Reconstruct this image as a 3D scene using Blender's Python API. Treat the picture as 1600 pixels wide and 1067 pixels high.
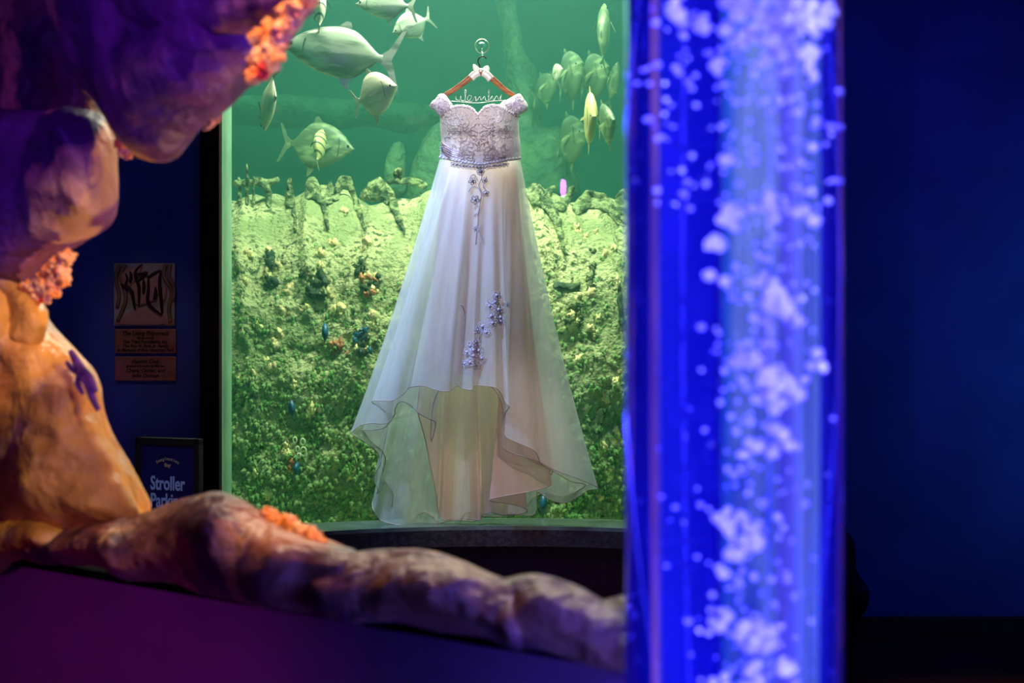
import bpy, bmesh, math, random
import numpy as np
from mathutils import Vector, Matrix, Euler, noise
from mathutils.geometry import delaunay_2d_cdt
from mathutils.bvhtree import BVHTree

random.seed(7)
R = math.radians
S = bpy.context.scene
C = S.collection
for o in list(bpy.data.objects):
    bpy.data.objects.remove(o)

# ------------------------------------------------------------ camera, world, light, exposure
FPX = 2500.0                       # focal length in pixels of the 1600 px wide frame
CAMZ = 1.2
cd = bpy.data.cameras.new('camera')
cam = bpy.data.objects.new('camera', cd)
C.objects.link(cam)
cam.location = (0, 0, CAMZ)
cam.rotation_euler = (R(90), 0, 0)
cd.sensor_width = 36
cd.lens = FPX / 1600 * 36
cd.clip_start = 0.05
cd.dof.use_dof = True
cd.dof.focus_distance = 5.1
cd.dof.aperture_fstop = 4.2
S.camera = cam

w = bpy.data.worlds.new('world')
S.world = w
w.use_nodes = True
w.node_tree.nodes['Background'].inputs[0].default_value = (0.25, 0.3, 1, 1)
w.node_tree.nodes['Background'].inputs[1].default_value = 0.012

S.view_settings.view_transform = 'Standard'
S.view_settings.look = 'None'
S.view_settings.exposure = 0
S.view_settings.gamma = 1
S.view_settings.use_curve_mapping = False
S.cycles.use_denoising = True
S.cycles.max_bounces = 14
S.cycles.transparent_max_bounces = 24
S.cycles.transmission_bounces = 8
S.cycles.volume_bounces = 1
S.cycles.caustics_reflective = False
S.cycles.sample_clamp_indirect = 6


def area(name, loc, target, size, power, col, size_y=None, spread=180):
    l = bpy.data.lights.new(name, 'AREA')
    l.energy = power
    l.color = col
    l.size = size
    if size_y:
        l.shape = 'RECTANGLE'
        l.size_y = size_y
    l.spread = R(spread)
    o = bpy.data.objects.new(name, l)
    C.objects.link(o)
    o.location = loc
    d = Vector(target) - Vector(loc)
    o.rotation_euler = d.to_track_quat('-Z', 'Y').to_euler()
    return o


def spot(name, loc, target, angle, power, col, radius=.04, blend=.5):
    l = bpy.data.lights.new(name, 'SPOT')
    l.energy = power
    l.color = col
    l.spot_size = R(angle)
    l.spot_blend = blend
    l.shadow_soft_size = radius
    o = bpy.data.objects.new(name, l)
    C.objects.link(o)
    o.location = loc
    d = Vector(target) - Vector(loc)
    o.rotation_euler = d.to_track_quat('-Z', 'Y').to_euler()
    return o


# lamps over the aquarium water
area('tank_lamp_front', (-0.1, 5.62, 3.12), (-0.1, 5.75, 0), 1.6, 118, (1, .93, .74), .25)
area('tank_lamp_back', (-0.6, 7.8, 3.12), (-0.6, 7.8, 0), 2.6, 19, (.5, 1, .78), 1.6)
# cool lamp on the left of the dress, added fills for bodice and train
spot('dress_spot_cool', (-1.05, 4.3, 2.65), (-0.18, 5.05, 1.15), 36, 190, (.44, .60, 1), .06)
spot('bodice_fill', (-0.3, 1.6, 2.85), (-0.12, 5.0, 1.96), 7, 480, (1, .93, .93), .05, .7)  # narrow spot added to brighten the bodice
spot('train_fill', (0.75, 2.9, 2.9), (-0.06, 5.1, 0.74), 11, 170, (1, .80, .62), .08, .8)  # warm spot added to lift the skirt's lower back panel
# amber lamps on the artificial rock, purple and blue stage lamps on its near side
spot('rock_spot_amber_floor', (0.25, 2.9, 0.15), (-0.62, 2.6, 1.6), 60, 75, (1, .46, .2), .05)
spot('rock_spot_amber_top', (0.1, 3.5, 2.6), (-0.7, 2.6, 0.95), 60, 62, (1, .34, .12), .05)
spot('rock_spot_amber_left', (0.55, 0.9, 1.9), (-0.82, 2.75, 0.98), 19, 110, (1, .60, .17), .05, .7)
spot('rock_spot_violet', (-1.1, 0.3, 2.2), (-0.55, 2.4, 1.78), 38, 60, (.38, .05, 1), .06)
spot('wall_spot_magenta', (-1.2, 0.9, 0.9), (-0.7, 2.6, 0.42), 46, 15, (.8, .03, .75), .1, 1)
area('wall_lamp_indigo', (0.9, 0.2, 1.0), (0, 2.2, .5), .4, 2.2, (.2, .05, 1))
# blue wash on the far walls
spot('wall_spot_blue_right', (2.9, 5.2, 1.15), (2.55, 6.5, 1.1), 100, 20, (.02, .40, 1), .1, 1)
spot('wall_spot_blue_far', (1.6, 4.3, 2.8), (1.6, 6.5, 1.4), 90, 34, (.07, .09, 1), .1, 1)
area('wall_lamp_blue_left', (-1.5, 3.6, 2.6), (-1.35, 5.0, 1.5), .3, .9, (.04, .3, 1))
spot('coral_fill_top', (-0.1, 1.0, 2.5), (-0.32, 2.1, 1.60), 8, 170, (1, .5, .16), .03, .7)  # added amber spot, makes the top coral look strongly lit
spot('coral_fill_left', (0.0, 1.0, 2.3), (-0.77, 2.6, 1.30), 8, 120, (1, .5, .16), .03, .7)  # extra amber spot added to brighten the left coral
spot('coral_fill_ledge', (-0.2, 1.2, 2.6), (-0.314, 2.31, 0.93), 6.5, 170, (1, .5, .16), .03, .7)  # ledge coral brightened by this added amber spot
spot('sign_fill', (-1.0, 3.2, 2.4), (-.96, 4.45, .78), 13, 26, (.5, .62, 1), .04, .8)  # lamp added to make the sign lettering brighter
spot('column_fill_amber', (1.55, 3.2, 3.0), (1.62, 4.0, 1.25), 34, 170, (1, .45, .2), .06)  # added lamp for the out-of-frame column refracted by the tube
spot('plaque_spot', (-1.1, 3.3, 2.8), (-1.14, 5.0, 1.2), 12, 14, (1, .6, .38), .05, .8)


# ------------------------------------------------------------ materials
def mat(name, col=(.5, .5, .5), rough=.6, metal=0, bump=0, bscale=40, col2=None, cscale=6, thr=(.4, .6), detail=4,
        spec=.5, trans=0, ior=1.45, sheen=0, bdist=.01, col3=None, c3scale=3, thr3=(.5, .6), stretch=(1, 1, 1), ts=0):
    m = bpy.data.materials.new(name)
    m.use_nodes = True
    nt = m.node_tree
    b = nt.nodes['Principled BSDF']
    N = lambda t: nt.nodes.new(t)
    L = nt.links.new
    b.inputs['Base Color'].default_value = (*col, 1)
    b.inputs['Roughness'].default_value = rough
    b.inputs['Metallic'].default_value = metal
    b.inputs['Specular IOR Level'].default_value = spec
    b.inputs['Transmission Weight'].default_value = trans
    b.inputs['IOR'].default_value = ior
    b.inputs['Sheen Weight'].default_value = sheen
    tc = N('ShaderNodeTexCoord')
    mp = N('ShaderNodeMapping')
    mp.inputs['Scale'].default_value = stretch
    L(tc.outputs['Object'], mp.inputs[0])

    def nz(sc, det=detail):
        n = N('ShaderNodeTexNoise')
        n.inputs['Scale'].default_value = sc
        n.inputs['Detail'].default_value = det
        L(mp.outputs[0], n.inputs['Vector'])
        return n

    def ramp(src, t):
        r = N('ShaderNodeMapRange')
        r.inputs[1].default_value, r.inputs[2].default_value = t
        L(src, r.inputs[0])
        return r.outputs[0]
    out = None
    if col2:
        mx = N('ShaderNodeMix')
        mx.data_type = 'RGBA'
        L(ramp(nz(cscale).outputs['Fac'], thr), mx.inputs[0])
        mx.inputs[6].default_value = (*col, 1)
        mx.inputs[7].default_value = (*col2, 1)
        out = mx.outputs[2]
        if col3:
            m3 = N('ShaderNodeMix')
            m3.data_type = 'RGBA'
            L(ramp(nz(c3scale, 3).outputs['Fac'], thr3), m3.inputs[0])
            L(out, m3.inputs[6])
            m3.inputs[7].default_value = (*col3, 1)
            out = m3.outputs[2]
        L(out, b.inputs['Base Color'])
    if bump:
        bp = N('ShaderNodeBump')
        bp.inputs['Strength'].default_value = bump
        bp.inputs['Distance'].default_value = bdist
        L(nz(bscale, 6).outputs['Fac'], bp.inputs['Height'])
        L(bp.outputs[0], b.inputs['Normal'])
    m['out'] = 1
    return m


def cloth_mat(name, col, opacity, trans_w=.6, scale=900, spec=.15):
    """sheer woven cloth: see-through gaps, and threads that both reflect and pass light on"""
    m = bpy.data.materials.new(name)
    m.use_nodes = True
    nt = m.node_tree
    nt.nodes.clear()
    N = lambda t: nt.nodes.new(t)
    L = nt.links.new
    out = N('ShaderNodeOutputMaterial')
    tr = N('ShaderNodeBsdfTransparent')
    tl = N('ShaderNodeBsdfTranslucent')
    df = N('ShaderNodeBsdfDiffuse')
    gl = N('ShaderNodeBsdfGlossy')
    gl.inputs['Roughness'].default_value = .38
    gl.inputs['Color'].default_value = (1, 1, 1, 1)
    for x in (tl, df):
        x.inputs['Color'].default_value = (*col, 1)
    tc = N('ShaderNodeTexCoord')
    nz = N('ShaderNodeTexNoise')
    nz.inputs['Scale'].default_value = 9
    mp = N('ShaderNodeMapping')
    mp.inputs['Scale'].default_value = (3, 3, .4)
    L(tc.outputs['Object'], mp.inputs[0])
    L(mp.outputs[0], nz.inputs['Vector'])
    mr = N('ShaderNodeMapRange')
    mr.inputs[1].default_value = .3
    mr.inputs[2].default_value = .7
    mr.inputs[3].default_value = max(0, opacity - .07)
    mr.inputs[4].default_value = min(1, opacity + .07)
    L(nz.outputs['Fac'], mr.inputs[0])
    a = N('ShaderNodeMixShader')
    a.inputs[0].default_value = trans_w
    L(df.outputs[0], a.inputs[1])
    L(tl.outputs[0], a.inputs[2])
    g = N('ShaderNodeMixShader')
    g.inputs[0].default_value = spec
    L(a.outputs[0], g.inputs[1])
    L(gl.outputs[0], g.inputs[2])
    f = N('ShaderNodeMixShader')
    L(mr.outputs[0], f.inputs[0])
    L(tr.outputs[0], f.inputs[1])
    L(g.outputs[0], f.inputs[2])
    L(f.outputs[0], out.inputs[0])
    return m


def thin_glass(name, tint=(1, 1, 1), rough=0.0, strength=1.0):
    m = bpy.data.materials.new(name)
    m.use_nodes = True
    nt = m.node_tree
    nt.nodes.clear()
    N = lambda t: nt.nodes.new(t)
    out = N('ShaderNodeOutputMaterial')
    tr = N('ShaderNodeBsdfTransparent')
    tr.inputs[0].default_value = (*tint, 1)
    gl = N('ShaderNodeBsdfGlossy')
    gl.inputs['Roughness'].default_value = rough
    fr = N('ShaderNodeFresnel')
    fr.inputs[0].default_value = 1.3
    mu = N('ShaderNodeMath')
    mu.operation = 'MULTIPLY'
    mu.inputs[1].default_value = strength
    mx = N('ShaderNodeMixShader')
    nt.links.new(fr.outputs[0], mu.inputs[0])
    nt.links.new(mu.outputs[0], mx.inputs[0])
    nt.links.new(tr.outputs[0], mx.inputs[1])
    nt.links.new(gl.outputs[0], mx.inputs[2])
    nt.links.new(mx.outputs[0], out.inputs[0])
    return m


def refract_glass(name, ior, col=(1, 1, 1)):
    m = bpy.data.materials.new(name)
    m.use_nodes = True
    nt = m.node_tree
    nt.nodes.clear()
    out = nt.nodes.new('ShaderNodeOutputMaterial')
    g = nt.nodes.new('ShaderNodeBsdfGlass')
    g.inputs['IOR'].default_value = ior
    g.inputs['Roughness'].default_value = 0
    g.inputs['Color'].default_value = (*col, 1)
    nt.links.new(g.outputs[0], out.inputs[0])
    return m


def volume(m, scat, dens, absorb, adens, aniso=0):
    nt = m.node_tree
    out = [n for n in nt.nodes if n.type == 'OUTPUT_MATERIAL'][0]
    sc = nt.nodes.new('ShaderNodeVolumeScatter')
    sc.inputs['Color'].default_value = (*scat, 1)
    sc.inputs['Density'].default_value = dens
    sc.inputs['Anisotropy'].default_value = aniso
    ab = nt.nodes.new('ShaderNodeVolumeAbsorption')
    ab.inputs['Color'].default_value = (*absorb, 1)
    ab.inputs['Density'].default_value = adens
    ad = nt.nodes.new('ShaderNodeAddShader')
    nt.links.new(sc.outputs[0], ad.inputs[0])
    nt.links.new(ab.outputs[0], ad.inputs[1])
    nt.links.new(ad.outputs[0], out.inputs['Volume'])
    m.cycles.homogeneous_volume = True


M = {}
M['blue_wall'] = mat('blue_wall', (.03, .07, .28), .75, bump=.15, bscale=120, bdist=.002, col2=(.04, .09, .34), cscale=3)
M['black'] = mat('black', (.012, .011, .01), .5, col2=(.02, .015, .012), cscale=20)
M['dark_brown'] = mat('dark_brown', (.012, .006, .004), .8, spec=.15, col2=(.02, .01, .006), cscale=8, bump=.2)
M['carpet'] = mat('carpet', (.02, .008, .006), .95, col2=(.035, .01, .01), cscale=200, bump=.5, bscale=300)
M['sill'] = mat('sill', (.09, .13, .12), .22, col2=(.12, .17, .15), cscale=12)
M['sill_face'] = mat('sill_face', (.015, .014, .018), .35, bump=.2, bscale=150, col2=(.03, .03, .035), cscale=60)
M['green_edge'] = mat('green_edge', (.35, .62, .42), .4, col2=(.25, .5, .34), cscale=5)
M['painted_wall'] = mat('painted_wall', (.42, .2, .4), .7, bump=.2, bscale=60, bdist=.003, col2=(.36, .17, .38), cscale=4)
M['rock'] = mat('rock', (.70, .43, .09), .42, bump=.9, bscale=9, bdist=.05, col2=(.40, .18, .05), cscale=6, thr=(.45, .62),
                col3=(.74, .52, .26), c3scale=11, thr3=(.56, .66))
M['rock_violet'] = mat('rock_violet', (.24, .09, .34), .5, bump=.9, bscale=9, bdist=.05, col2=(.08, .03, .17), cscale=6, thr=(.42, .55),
                       col3=(.58, .42, .30), c3scale=3.2, thr3=(.53, .56))  # sharp tan patches put edges of amber light into the rock colour
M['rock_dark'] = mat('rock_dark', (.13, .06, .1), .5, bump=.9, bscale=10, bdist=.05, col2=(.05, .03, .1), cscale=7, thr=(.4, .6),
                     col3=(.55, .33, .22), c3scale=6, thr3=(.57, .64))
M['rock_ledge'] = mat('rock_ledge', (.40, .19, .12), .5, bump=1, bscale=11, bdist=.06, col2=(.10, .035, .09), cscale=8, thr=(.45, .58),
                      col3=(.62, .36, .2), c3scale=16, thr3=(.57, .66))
M['coral'] = mat('coral', (.98, .42, .10), .45, bump=.6, bscale=60, col2=(1, .68, .34), cscale=28, thr=(.45, .6), col3=(.85, .07, .05), c3scale=11, thr3=(.63, .68))
M['star'] = mat('star', (.13, .05, .22), .6, bump=.6, bscale=90, col2=(.3, .12, .4), cscale=30)
M['hull'] = mat('hull', (.58, .56, .28), .9, bump=1, bscale=60, bdist=.025, col2=(.10, .13, .06), cscale=46, thr=(.52, .62), detail=8,
                col3=(.34, .38, .17), c3scale=4.2, thr3=(.46, .62), spec=.1)  # broad darker blotches put shadow mottling into the hull colour
M['algae'] = mat('algae', (.14, .29, .08), .85, spec=.08, col2=(.30, .39, .16), cscale=14, thr=(.4, .6))
M['rib'] = mat('rib', (.36, .40, .18), .9, spec=.1, bump=1, bscale=60, bdist=.03, col2=(.07, .10, .05), cscale=30, thr=(.4, .6))
M['sponge'] = mat('sponge', (1, .86, .36), .8, bump=.6, bscale=90, col2=(.8, .6, .3), cscale=30)
M['hull_hole'] = mat('hull_hole', (.02, .045, .025), .9, bump=.4, col2=(.06, .09, .04), cscale=30)
M['tank_back'] = mat('tank_back', (.02, .16, .13), .9, col2=(.035, .22, .17), cscale=1.5)
M['pinnacle'] = mat('pinnacle', (.09, .19, .09), .9, bump=1, bscale=20, bdist=.05, col2=(.05, .13, .07), cscale=9)
M['sand'] = mat('sand', (.5, .6, .25), .9, bump=.6, bscale=60, col2=(.3, .4, .15), cscale=12)
M['wood'] = mat('wood', (.36, .13, .035), .35, col2=(.22, .07, .02), cscale=12, stretch=(1, 6, 6))
M['wire'] = mat('wire', (.03, .03, .03), .3, 1)
M['wire_silver'] = mat('wire_silver', (.4, .46, .42), .3, 1)
M['satin'] = cloth_mat('satin', (.95, .85, .84), .96, .25, spec=.2)
M['bow'] = cloth_mat('bow', (.95, .95, .97), .72, .4, spec=.2)
M['bodice'] = mat('bodice', (.62, .57, .54), .7, spec=.2, bump=.6, bscale=190, bdist=.005, col2=(.72, .67, .65), cscale=150, thr=(.42, .58), sheen=.3)
M['bodice_panel'] = mat('bodice_panel', (.74, .72, .66), .45, bump=.3, bscale=200, bdist=.002, col2=(.8, .78, .72), cscale=60)
M['lace'] = mat('lace', (.96, .95, .97), .5, bump=.8, bscale=220, bdist=.004, col2=(.78, .76, .80), cscale=160, thr=(.45, .6))
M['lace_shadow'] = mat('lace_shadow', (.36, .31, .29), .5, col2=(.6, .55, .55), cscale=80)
M['lace_bright'] = mat('lace_bright', (.80, .76, .88), .3, spec=.8, col2=(.6, .5, .66), cscale=70)
M['organza'] = cloth_mat('organza', (.93, .95, .98), .50, .45, spec=.10)
M['organza_in'] = cloth_mat('organza_in', (.90, .92, .90), .42, .6, spec=.05)
M['lining'] = cloth_mat('lining', (.92, .68, .60), .84, .62, spec=.04)
M['hem'] = mat('hem', (.48, .40, .36), .6)
M['plaque'] = mat('plaque', (.38, .19, .10), .45, .55, col2=(.27, .12, .06), cscale=14, bump=.1)
M['tile'] = mat('tile', (.42, .44, .34), .5, col2=(.26, .25, .18), cscale=9)
M['tile_sand'] = mat('tile_sand', (.46, .28, .2), .5, col2=(.4, .24, .17), cscale=9)
M['kelp'] = mat('kelp', (.16, .12, .05), .5, col2=(.24, .18, .08), cscale=14)
M['engrave'] = mat('engrave', (.01, .006, .004), .6)
M['sign_face'] = mat('sign_face', (.015, .012, .09), .35, col2=(.02, .015, .13), cscale=7)
M['sign_text'] = mat('sign_text', (.5, .7, 1), .5)
M['sign_gold'] = mat('sign_gold', (.62, .5, .26), .4)
M['fish'] = mat('fish', (.34, .37, .30), .3, .35, bump=.2, bscale=90, bdist=.002, col2=(.13, .17, .13), cscale=5, stretch=(1, 1, 5), thr=(.45, .58))
M['fish_pale'] = mat('fish_pale', (.62, .58, .44), .35, .05, bump=.2, bscale=120, bdist=.002, col2=(.45, .42, .3), cscale=9, stretch=(1, 1, 5))
M['fish_green'] = mat('fish_green', (.09, .14, .07), .45, .1, col2=(.26, .34, .16), cscale=9, stretch=(1, 1, 3), thr=(.5, .62))
M['fish_fin'] = mat('fish_fin', (.16, .2, .16), .5)
M['fish_yellow'] = mat('fish_yellow', (.6, .55, .22), .4, col2=(.5, .5, .2), cscale=12)
M['fish_blue'] = mat('fish_blue', (.005, .09, .2), .4, col2=(.01, .14, .2), cscale=20)
M['fish_dark'] = mat('fish_dark', (.03, .04, .03), .4)
M['stripe'] = mat('stripe', (.05, .09, .09), .5)
M['eye'] = mat('eye', (.01, .01, .01), .1)
M['orange'] = mat('orange', (.7, .28, .1), .6, bump=.6, bscale=60, col2=(.4, .12, .06), cscale=30)
M['cream'] = mat('cream', (.9, .9, .6), .6)
M['clear'] = thin_glass('clear_plastic', (.95, 1, .98), .1, 6)
M['window'] = thin_glass('window_acrylic', (.97, 1, .985), 0, .8)
M['brown_rock'] = mat('brown_rock', (.05, .02, .012), .6, bump=.6, col2=(.02, .01, .008), cscale=9)
M['metal'] = mat('metal', (.3, .3, .32), .35, 1)

# ------------------------------------------------------------ helpers
def tag(o, label=None, cat=None, group=None, kind=None):
    if label: o['label'] = label
    if cat: o['category'] = cat
    if group: o['group'] = group
    if kind: o['kind'] = kind
    return o


def empty(name, loc, label=None, cat=None, group=None, rot=(0, 0, 0)):
    o = bpy.data.objects.new(name, None)
    C.objects.link(o)
    o.location = loc
    o.rotation_euler = rot
    o.empty_display_size = .05
    return tag(o, label, cat, group)


def origin_of(p):
    v = Vector((0, 0, 0))
    while p:
        v += p.location
        p = p.parent
    return v


def link(name, bm, m, parent=None, smooth=True, recenter=False, local=False, base=False):
    """one mesh object; verts are in world coords and get moved into the parent's frame"""
    me = bpy.data.meshes.new(name)
    bm.normal_update()
    bm.to_mesh(me)
    bm.free()
    o = bpy.data.objects.new(name, me)
    C.objects.link(o)
    for mm in (m if isinstance(m, (list, tuple)) else [m]):
        me.materials.append(M[mm] if isinstance(mm, str) else mm)
    if smooth:
        me.shade_smooth()
    if parent:
        o.parent = parent
        if not local:
            me.transform(Matrix.Translation(-origin_of(parent)))
    else:
        vs = np.empty(len(me.vertices) * 3)
        me.vertices.foreach_get('co', vs)
        vs = vs.reshape(-1, 3)
        if len(vs) and not local:
            c = (vs.min(0) + vs.max(0)) / 2
            c[2] = vs[:, 2].min()
            me.transform(Matrix.Translation(-Vector(c)))
            o.location = c
    return o


def P(px, py, Y):
    """world point at depth Y seen at photo pixel (px, py)"""
    return Vector(((px - 800) / FPX * Y, Y, CAMZ - (py - 533.5) / FPX * Y))


def box(bm, lo, hi):
    g = bmesh.ops.create_cube(bm, size=1)
    for v in g['verts']:
        v.co = Vector([(lo[i] + hi[i]) / 2 + v.co[i] * (hi[i] - lo[i]) for i in range(3)])
    return g['verts']


def bevel(bm, r, seg=2):
    bmesh.ops.bevel(bm, geom=bm.edges[:], offset=r, segments=seg, affect='EDGES', profile=.5)


def boxobj(name, lo, hi, m, parent=None, bev=0, kind=None, smooth=False):
    bm = bmesh.new()
    box(bm, lo, hi)
    if bev: bevel(bm, bev)
    o = link(name, bm, m, parent, smooth=smooth)
    return tag(o, kind=kind)


def tube(bm, pts, rad, seg=8, flat=1.0, closed=False):
    pts = [Vector(p) for p in pts]
    n = len(pts)
    if not isinstance(rad, (list, tuple)): rad = [rad] * n
    rings = []
    up = Vector((0, 1, 0))
    for i, p in enumerate(pts):
        a = pts[i - 1] if (i or closed) else p
        b = pts[(i + 1) % n] if (i < n - 1 or closed) else p
        t = (b - a)
        if t.length < 1e-9: t = Vector((0, 0, 1))
        t.normalize()
        s = t.cross(up)
        if s.length < .05: s = t.cross(Vector((1, 0, 0)))
        s.normalize()
        u = s.cross(t)
        rings.append([bm.verts.new(p + (s * math.cos(k / seg * 2 * math.pi) + u * flat * math.sin(k / seg * 2 * math.pi)) * rad[i]) for k in range(seg)])
    for i in range(n if closed else n - 1):
        a, b = rings[i], rings[(i + 1) % n]
        for k in range(seg):
            bm.faces.new((a[k], a[(k + 1) % seg], b[(k + 1) % seg], b[k]))
    if not closed:
        bm.faces.new(rings[0][::-1])
        bm.faces.new(rings[-1])


def catmull(pts, step=8, closed=False):
    pts = [np.array(p, float) for p in pts]
    n = len(pts)
    out = []
    for i in range(n if closed else n - 1):
        if closed:
            p0, p1, p2, p3 = pts[i - 1], pts[i], pts[(i + 1) % n], pts[(i + 2) % n]
        else:
            p0, p1, p2, p3 = pts[max(i - 1, 0)], pts[i], pts[i + 1], pts[min(i + 2, n - 1)]
        k = max(1, int(np.linalg.norm((p2 - p1)[:2]) / step)) if step > 0 else int(-step)
        for j in range(k):
            t = j / k
            out.append(.5 * ((2 * p1) + (-p0 + p2) * t + (2 * p0 - 5 * p1 + 4 * p2 - p3) * t * t + (-p0 + 3 * p1 - 3 * p2 + p3) * t ** 3))
    if not closed: out.append(pts[-1])
    return out


def inside(pt, poly):
    x, y = pt
    c = False
    n = len(poly)
    j = n - 1
    for i in range(n):
        xi, yi = poly[i][0], poly[i][1]
        xj, yj = poly[j][0], poly[j][1]
        if (yi > y) != (yj > y) and x < (xj - xi) * (y - yi) / (yj - yi) + xi:
            c = not c
        j = i
    return c


def pillow(poly, Yf, thick, rr, step=9, noisy=.0, nscale=4, bm=None, smooth_poly=True, back=1.0, seed=0, sharp=.5, crag=0):
    """a full-bodied lump with the given outline: both faces bulge out from the rim"""
    if bm is None: bm = bmesh.new()
    if not callable(Yf):
        yy = Yf
        Yf = lambda x, y: yy
    bd = catmull(poly, step, True) if smooth_poly else [np.array(p, float) for p in poly]
    bd = [b[:2] for b in bd]
    xs = [b[0] for b in bd]; ys = [b[1] for b in bd]
    A = np.array(bd); B = np.roll(A, -1, 0)

    def dist(p):
        d = B - A
        t = np.clip(((p - A) * d).sum(1) / np.maximum((d * d).sum(1), 1e-9), 0, 1)
        return np.sqrt((((A + d * t[:, None]) - p) ** 2).sum(1).min())
    inner = []
    rnd = random.Random(seed)
    y = min(ys)
    while y < max(ys):
        x = min(xs)
        while x < max(xs):
            p = (x + rnd.uniform(-.25, .25) * step, y + rnd.uniform(-.25, .25) * step)
            if inside(p, bd) and dist(np.array(p)) > step * .55: inner.append(p)
            x += step
        y += step
    for ins in (.12, .35):           # rings close to the rim keep the edge round
        for i in range(0, len(bd)):
            pa, pb = bd[i - 1], bd[(i + 1) % len(bd)]
            t = pb - pa
            nrm = np.array([-t[1], t[0]]) / max(np.linalg.norm(t), 1e-9)
            for s in (1, -1):
                q = bd[i] + s * nrm * step * ins
                if inside(q, bd): inner.append(tuple(q))
    pts = [Vector((float(b[0]), float(b[1]))) for b in bd] + [Vector(p) for p in inner]
    nb = len(bd)
    res = delaunay_2d_cdt(pts, [], [list(range(nb))], 1, 1e-4)
    vs, faces, orig = res[0], res[2], res[3]
    f, k = [], []
    for i, v in enumerate(vs):
        rim = any(q < nb for q in orig[i])
        d = 0 if rim else dist(np.array(v))
        h = 0 if rim else (1 - (1 - min(d / rr, 1)) ** 2) ** sharp
        Y = Yf(v[0], v[1])
        p = P(v[0], v[1], Y)
        nv = noise.noise_vector(p * nscale + Vector((seed, 0, 0))) * noisy * min(1, .3 + h) if noisy else Vector()
        if crag:
            sv = Vector((seed * 1.7, 0, 0))
            nv += Vector((0, -1, .25)) * crag * min(1, .25 + h) * (2.2 * (.5 - abs(noise.noise(p * 7 + sv))) + .9 * (.5 - abs(noise.noise(p * 17 + sv))) + .35 * noise.noise(p * 45))
        a = bm.verts.new(p + Vector((0, -thick * h, 0)) + nv)
        f.append(a)
        k.append(a if rim else bm.verts.new(p + Vector((0, thick * h * back, 0)) + nv))
    for fc in faces:
        try:
            bm.faces.new([f[i] for i in fc])
        except ValueError: pass
        try:
            if any(f[i] is not k[i] for i in fc): bm.faces.new([k[i] for i in reversed(fc)])
        except ValueError: pass
    bmesh.ops.recalc_face_normals(bm, faces=bm.faces[:])
    return bm


def blob(bm, c, r, seed=0, sub=2, rough=.25, scale=(1, 1, 1)):
    g = bmesh.ops.create_icosphere(bm, subdivisions=sub, radius=1)
    for v in g['verts']:
        n = 1 + rough * noise.noise(v.co * 1.7 + Vector((seed * 3.1, seed, 0)))
        v.co = Vector(c) + Vector([v.co[i] * r * n * scale[i] for i in range(3)])


def mesh_bvh(o):
    me = o.data
    mw = Matrix.Translation(origin_of(o))
    return BVHTree.FromPolygons([mw @ v.co for v in me.vertices], [tuple(p.vertices) for p in me.polygons])


def project(bvh, px, py, off=.002, dflt=None):
    """point where the view ray through a photo pixel meets the surface, lifted a little off it"""
    d = P(px, py, 1) - Vector((0, 0, CAMZ))
    d.normalize()
    h = bvh.ray_cast(Vector((0, 0, CAMZ)), d)
    if h[0] is None: return dflt
    return h[0] + Vector((0, -off, 0))


# ------------------------------------------------------------ setting
GR, GC = 1.35, Vector((-.02, 3.95, 0))       # curved window: radius and centre


def arc(Rr, x):
    return GC.y + math.sqrt(max(Rr * Rr - (x - GC.x) ** 2, 0))


def arc_wall(bm, r0, r1, z0, z1, x0, x1, n=48):
    """curved slab between two radii"""
    a0 = math.asin((x0 - GC.x) / GR); a1 = math.asin((x1 - GC.x) / GR)
    prev = None
    for i in range(n + 1):
        a = a0 + (a1 - a0) * i / n
        s, c = math.sin(a), math.cos(a)
        q = [bm.verts.new((GC.x + r * s, GC.y + r * c, z)) for r, z in ((r0, z0), (r1, z0), (r1, z1), (r0, z1))]
        if prev:
            for k in range(4):
                bm.faces.new((prev[k], prev[(k + 1) % 4], q[(k + 1) % 4], q[k]))
        else:
            bm.faces.new(q[::-1])
        prev = q
    bm.faces.new(prev)
    bmesh.ops.recalc_face_normals(bm, faces=bm.faces[:])


WX0, WX1 = -.899, .836
SZ = .612
boxobj('floor', (-3.2, -1.5, -.1), (3.6, 6.7, 0), 'carpet', kind='structure')
boxobj('ceiling', (-3.2, -1.5, 3.3), (3.6, 9.8, 3.4), 'black', kind='structure')
boxobj('wall_left', (-3.3, -1.5, 0), (-3.2, 6.7, 3.3), 'blue_wall', kind='structure')
boxobj('wall_right', (3.6, -1.5, 0), (3.7, 6.7, 3.3), 'blue_wall', kind='structure')
boxobj('wall_rear', (-3.2, -1.6, 0), (3.6, -1.5, 3.3), 'blue_wall', kind='structure')
boxobj('wall_plaques', (-3.2, 5.0, 0), (-.953, 5.1, 3.3), 'blue_wall', kind='structure')
boxobj('wall_far', (.93, 6.5, 0), (3.6, 6.6, 3.3), 'blue_wall', kind='structure')
boxobj('wall_return', (.9, 4.97, 0), (.96, 6.5, 3.3), 'blue_wall', kind='structure')
boxobj('baseboard_far', (.96, 6.47, 0), (3.6, 6.5, .085), 'black', kind='structure', bev=.004)
boxobj('trim_1', (-.953, 4.88, 0), (-.893, 4.93, 3.3), 'dark_brown', kind='structure', bev=.004)
boxobj('trim_2', (.84, 4.88, 0), (.9, 5.1, 3.3), 'dark_brown', kind='structure', bev=.004)
boxobj('trim_3', (-.925, 4.93, SZ - .02), (-.897, 5.12, 3.2), 'green_edge', kind='structure')

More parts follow.
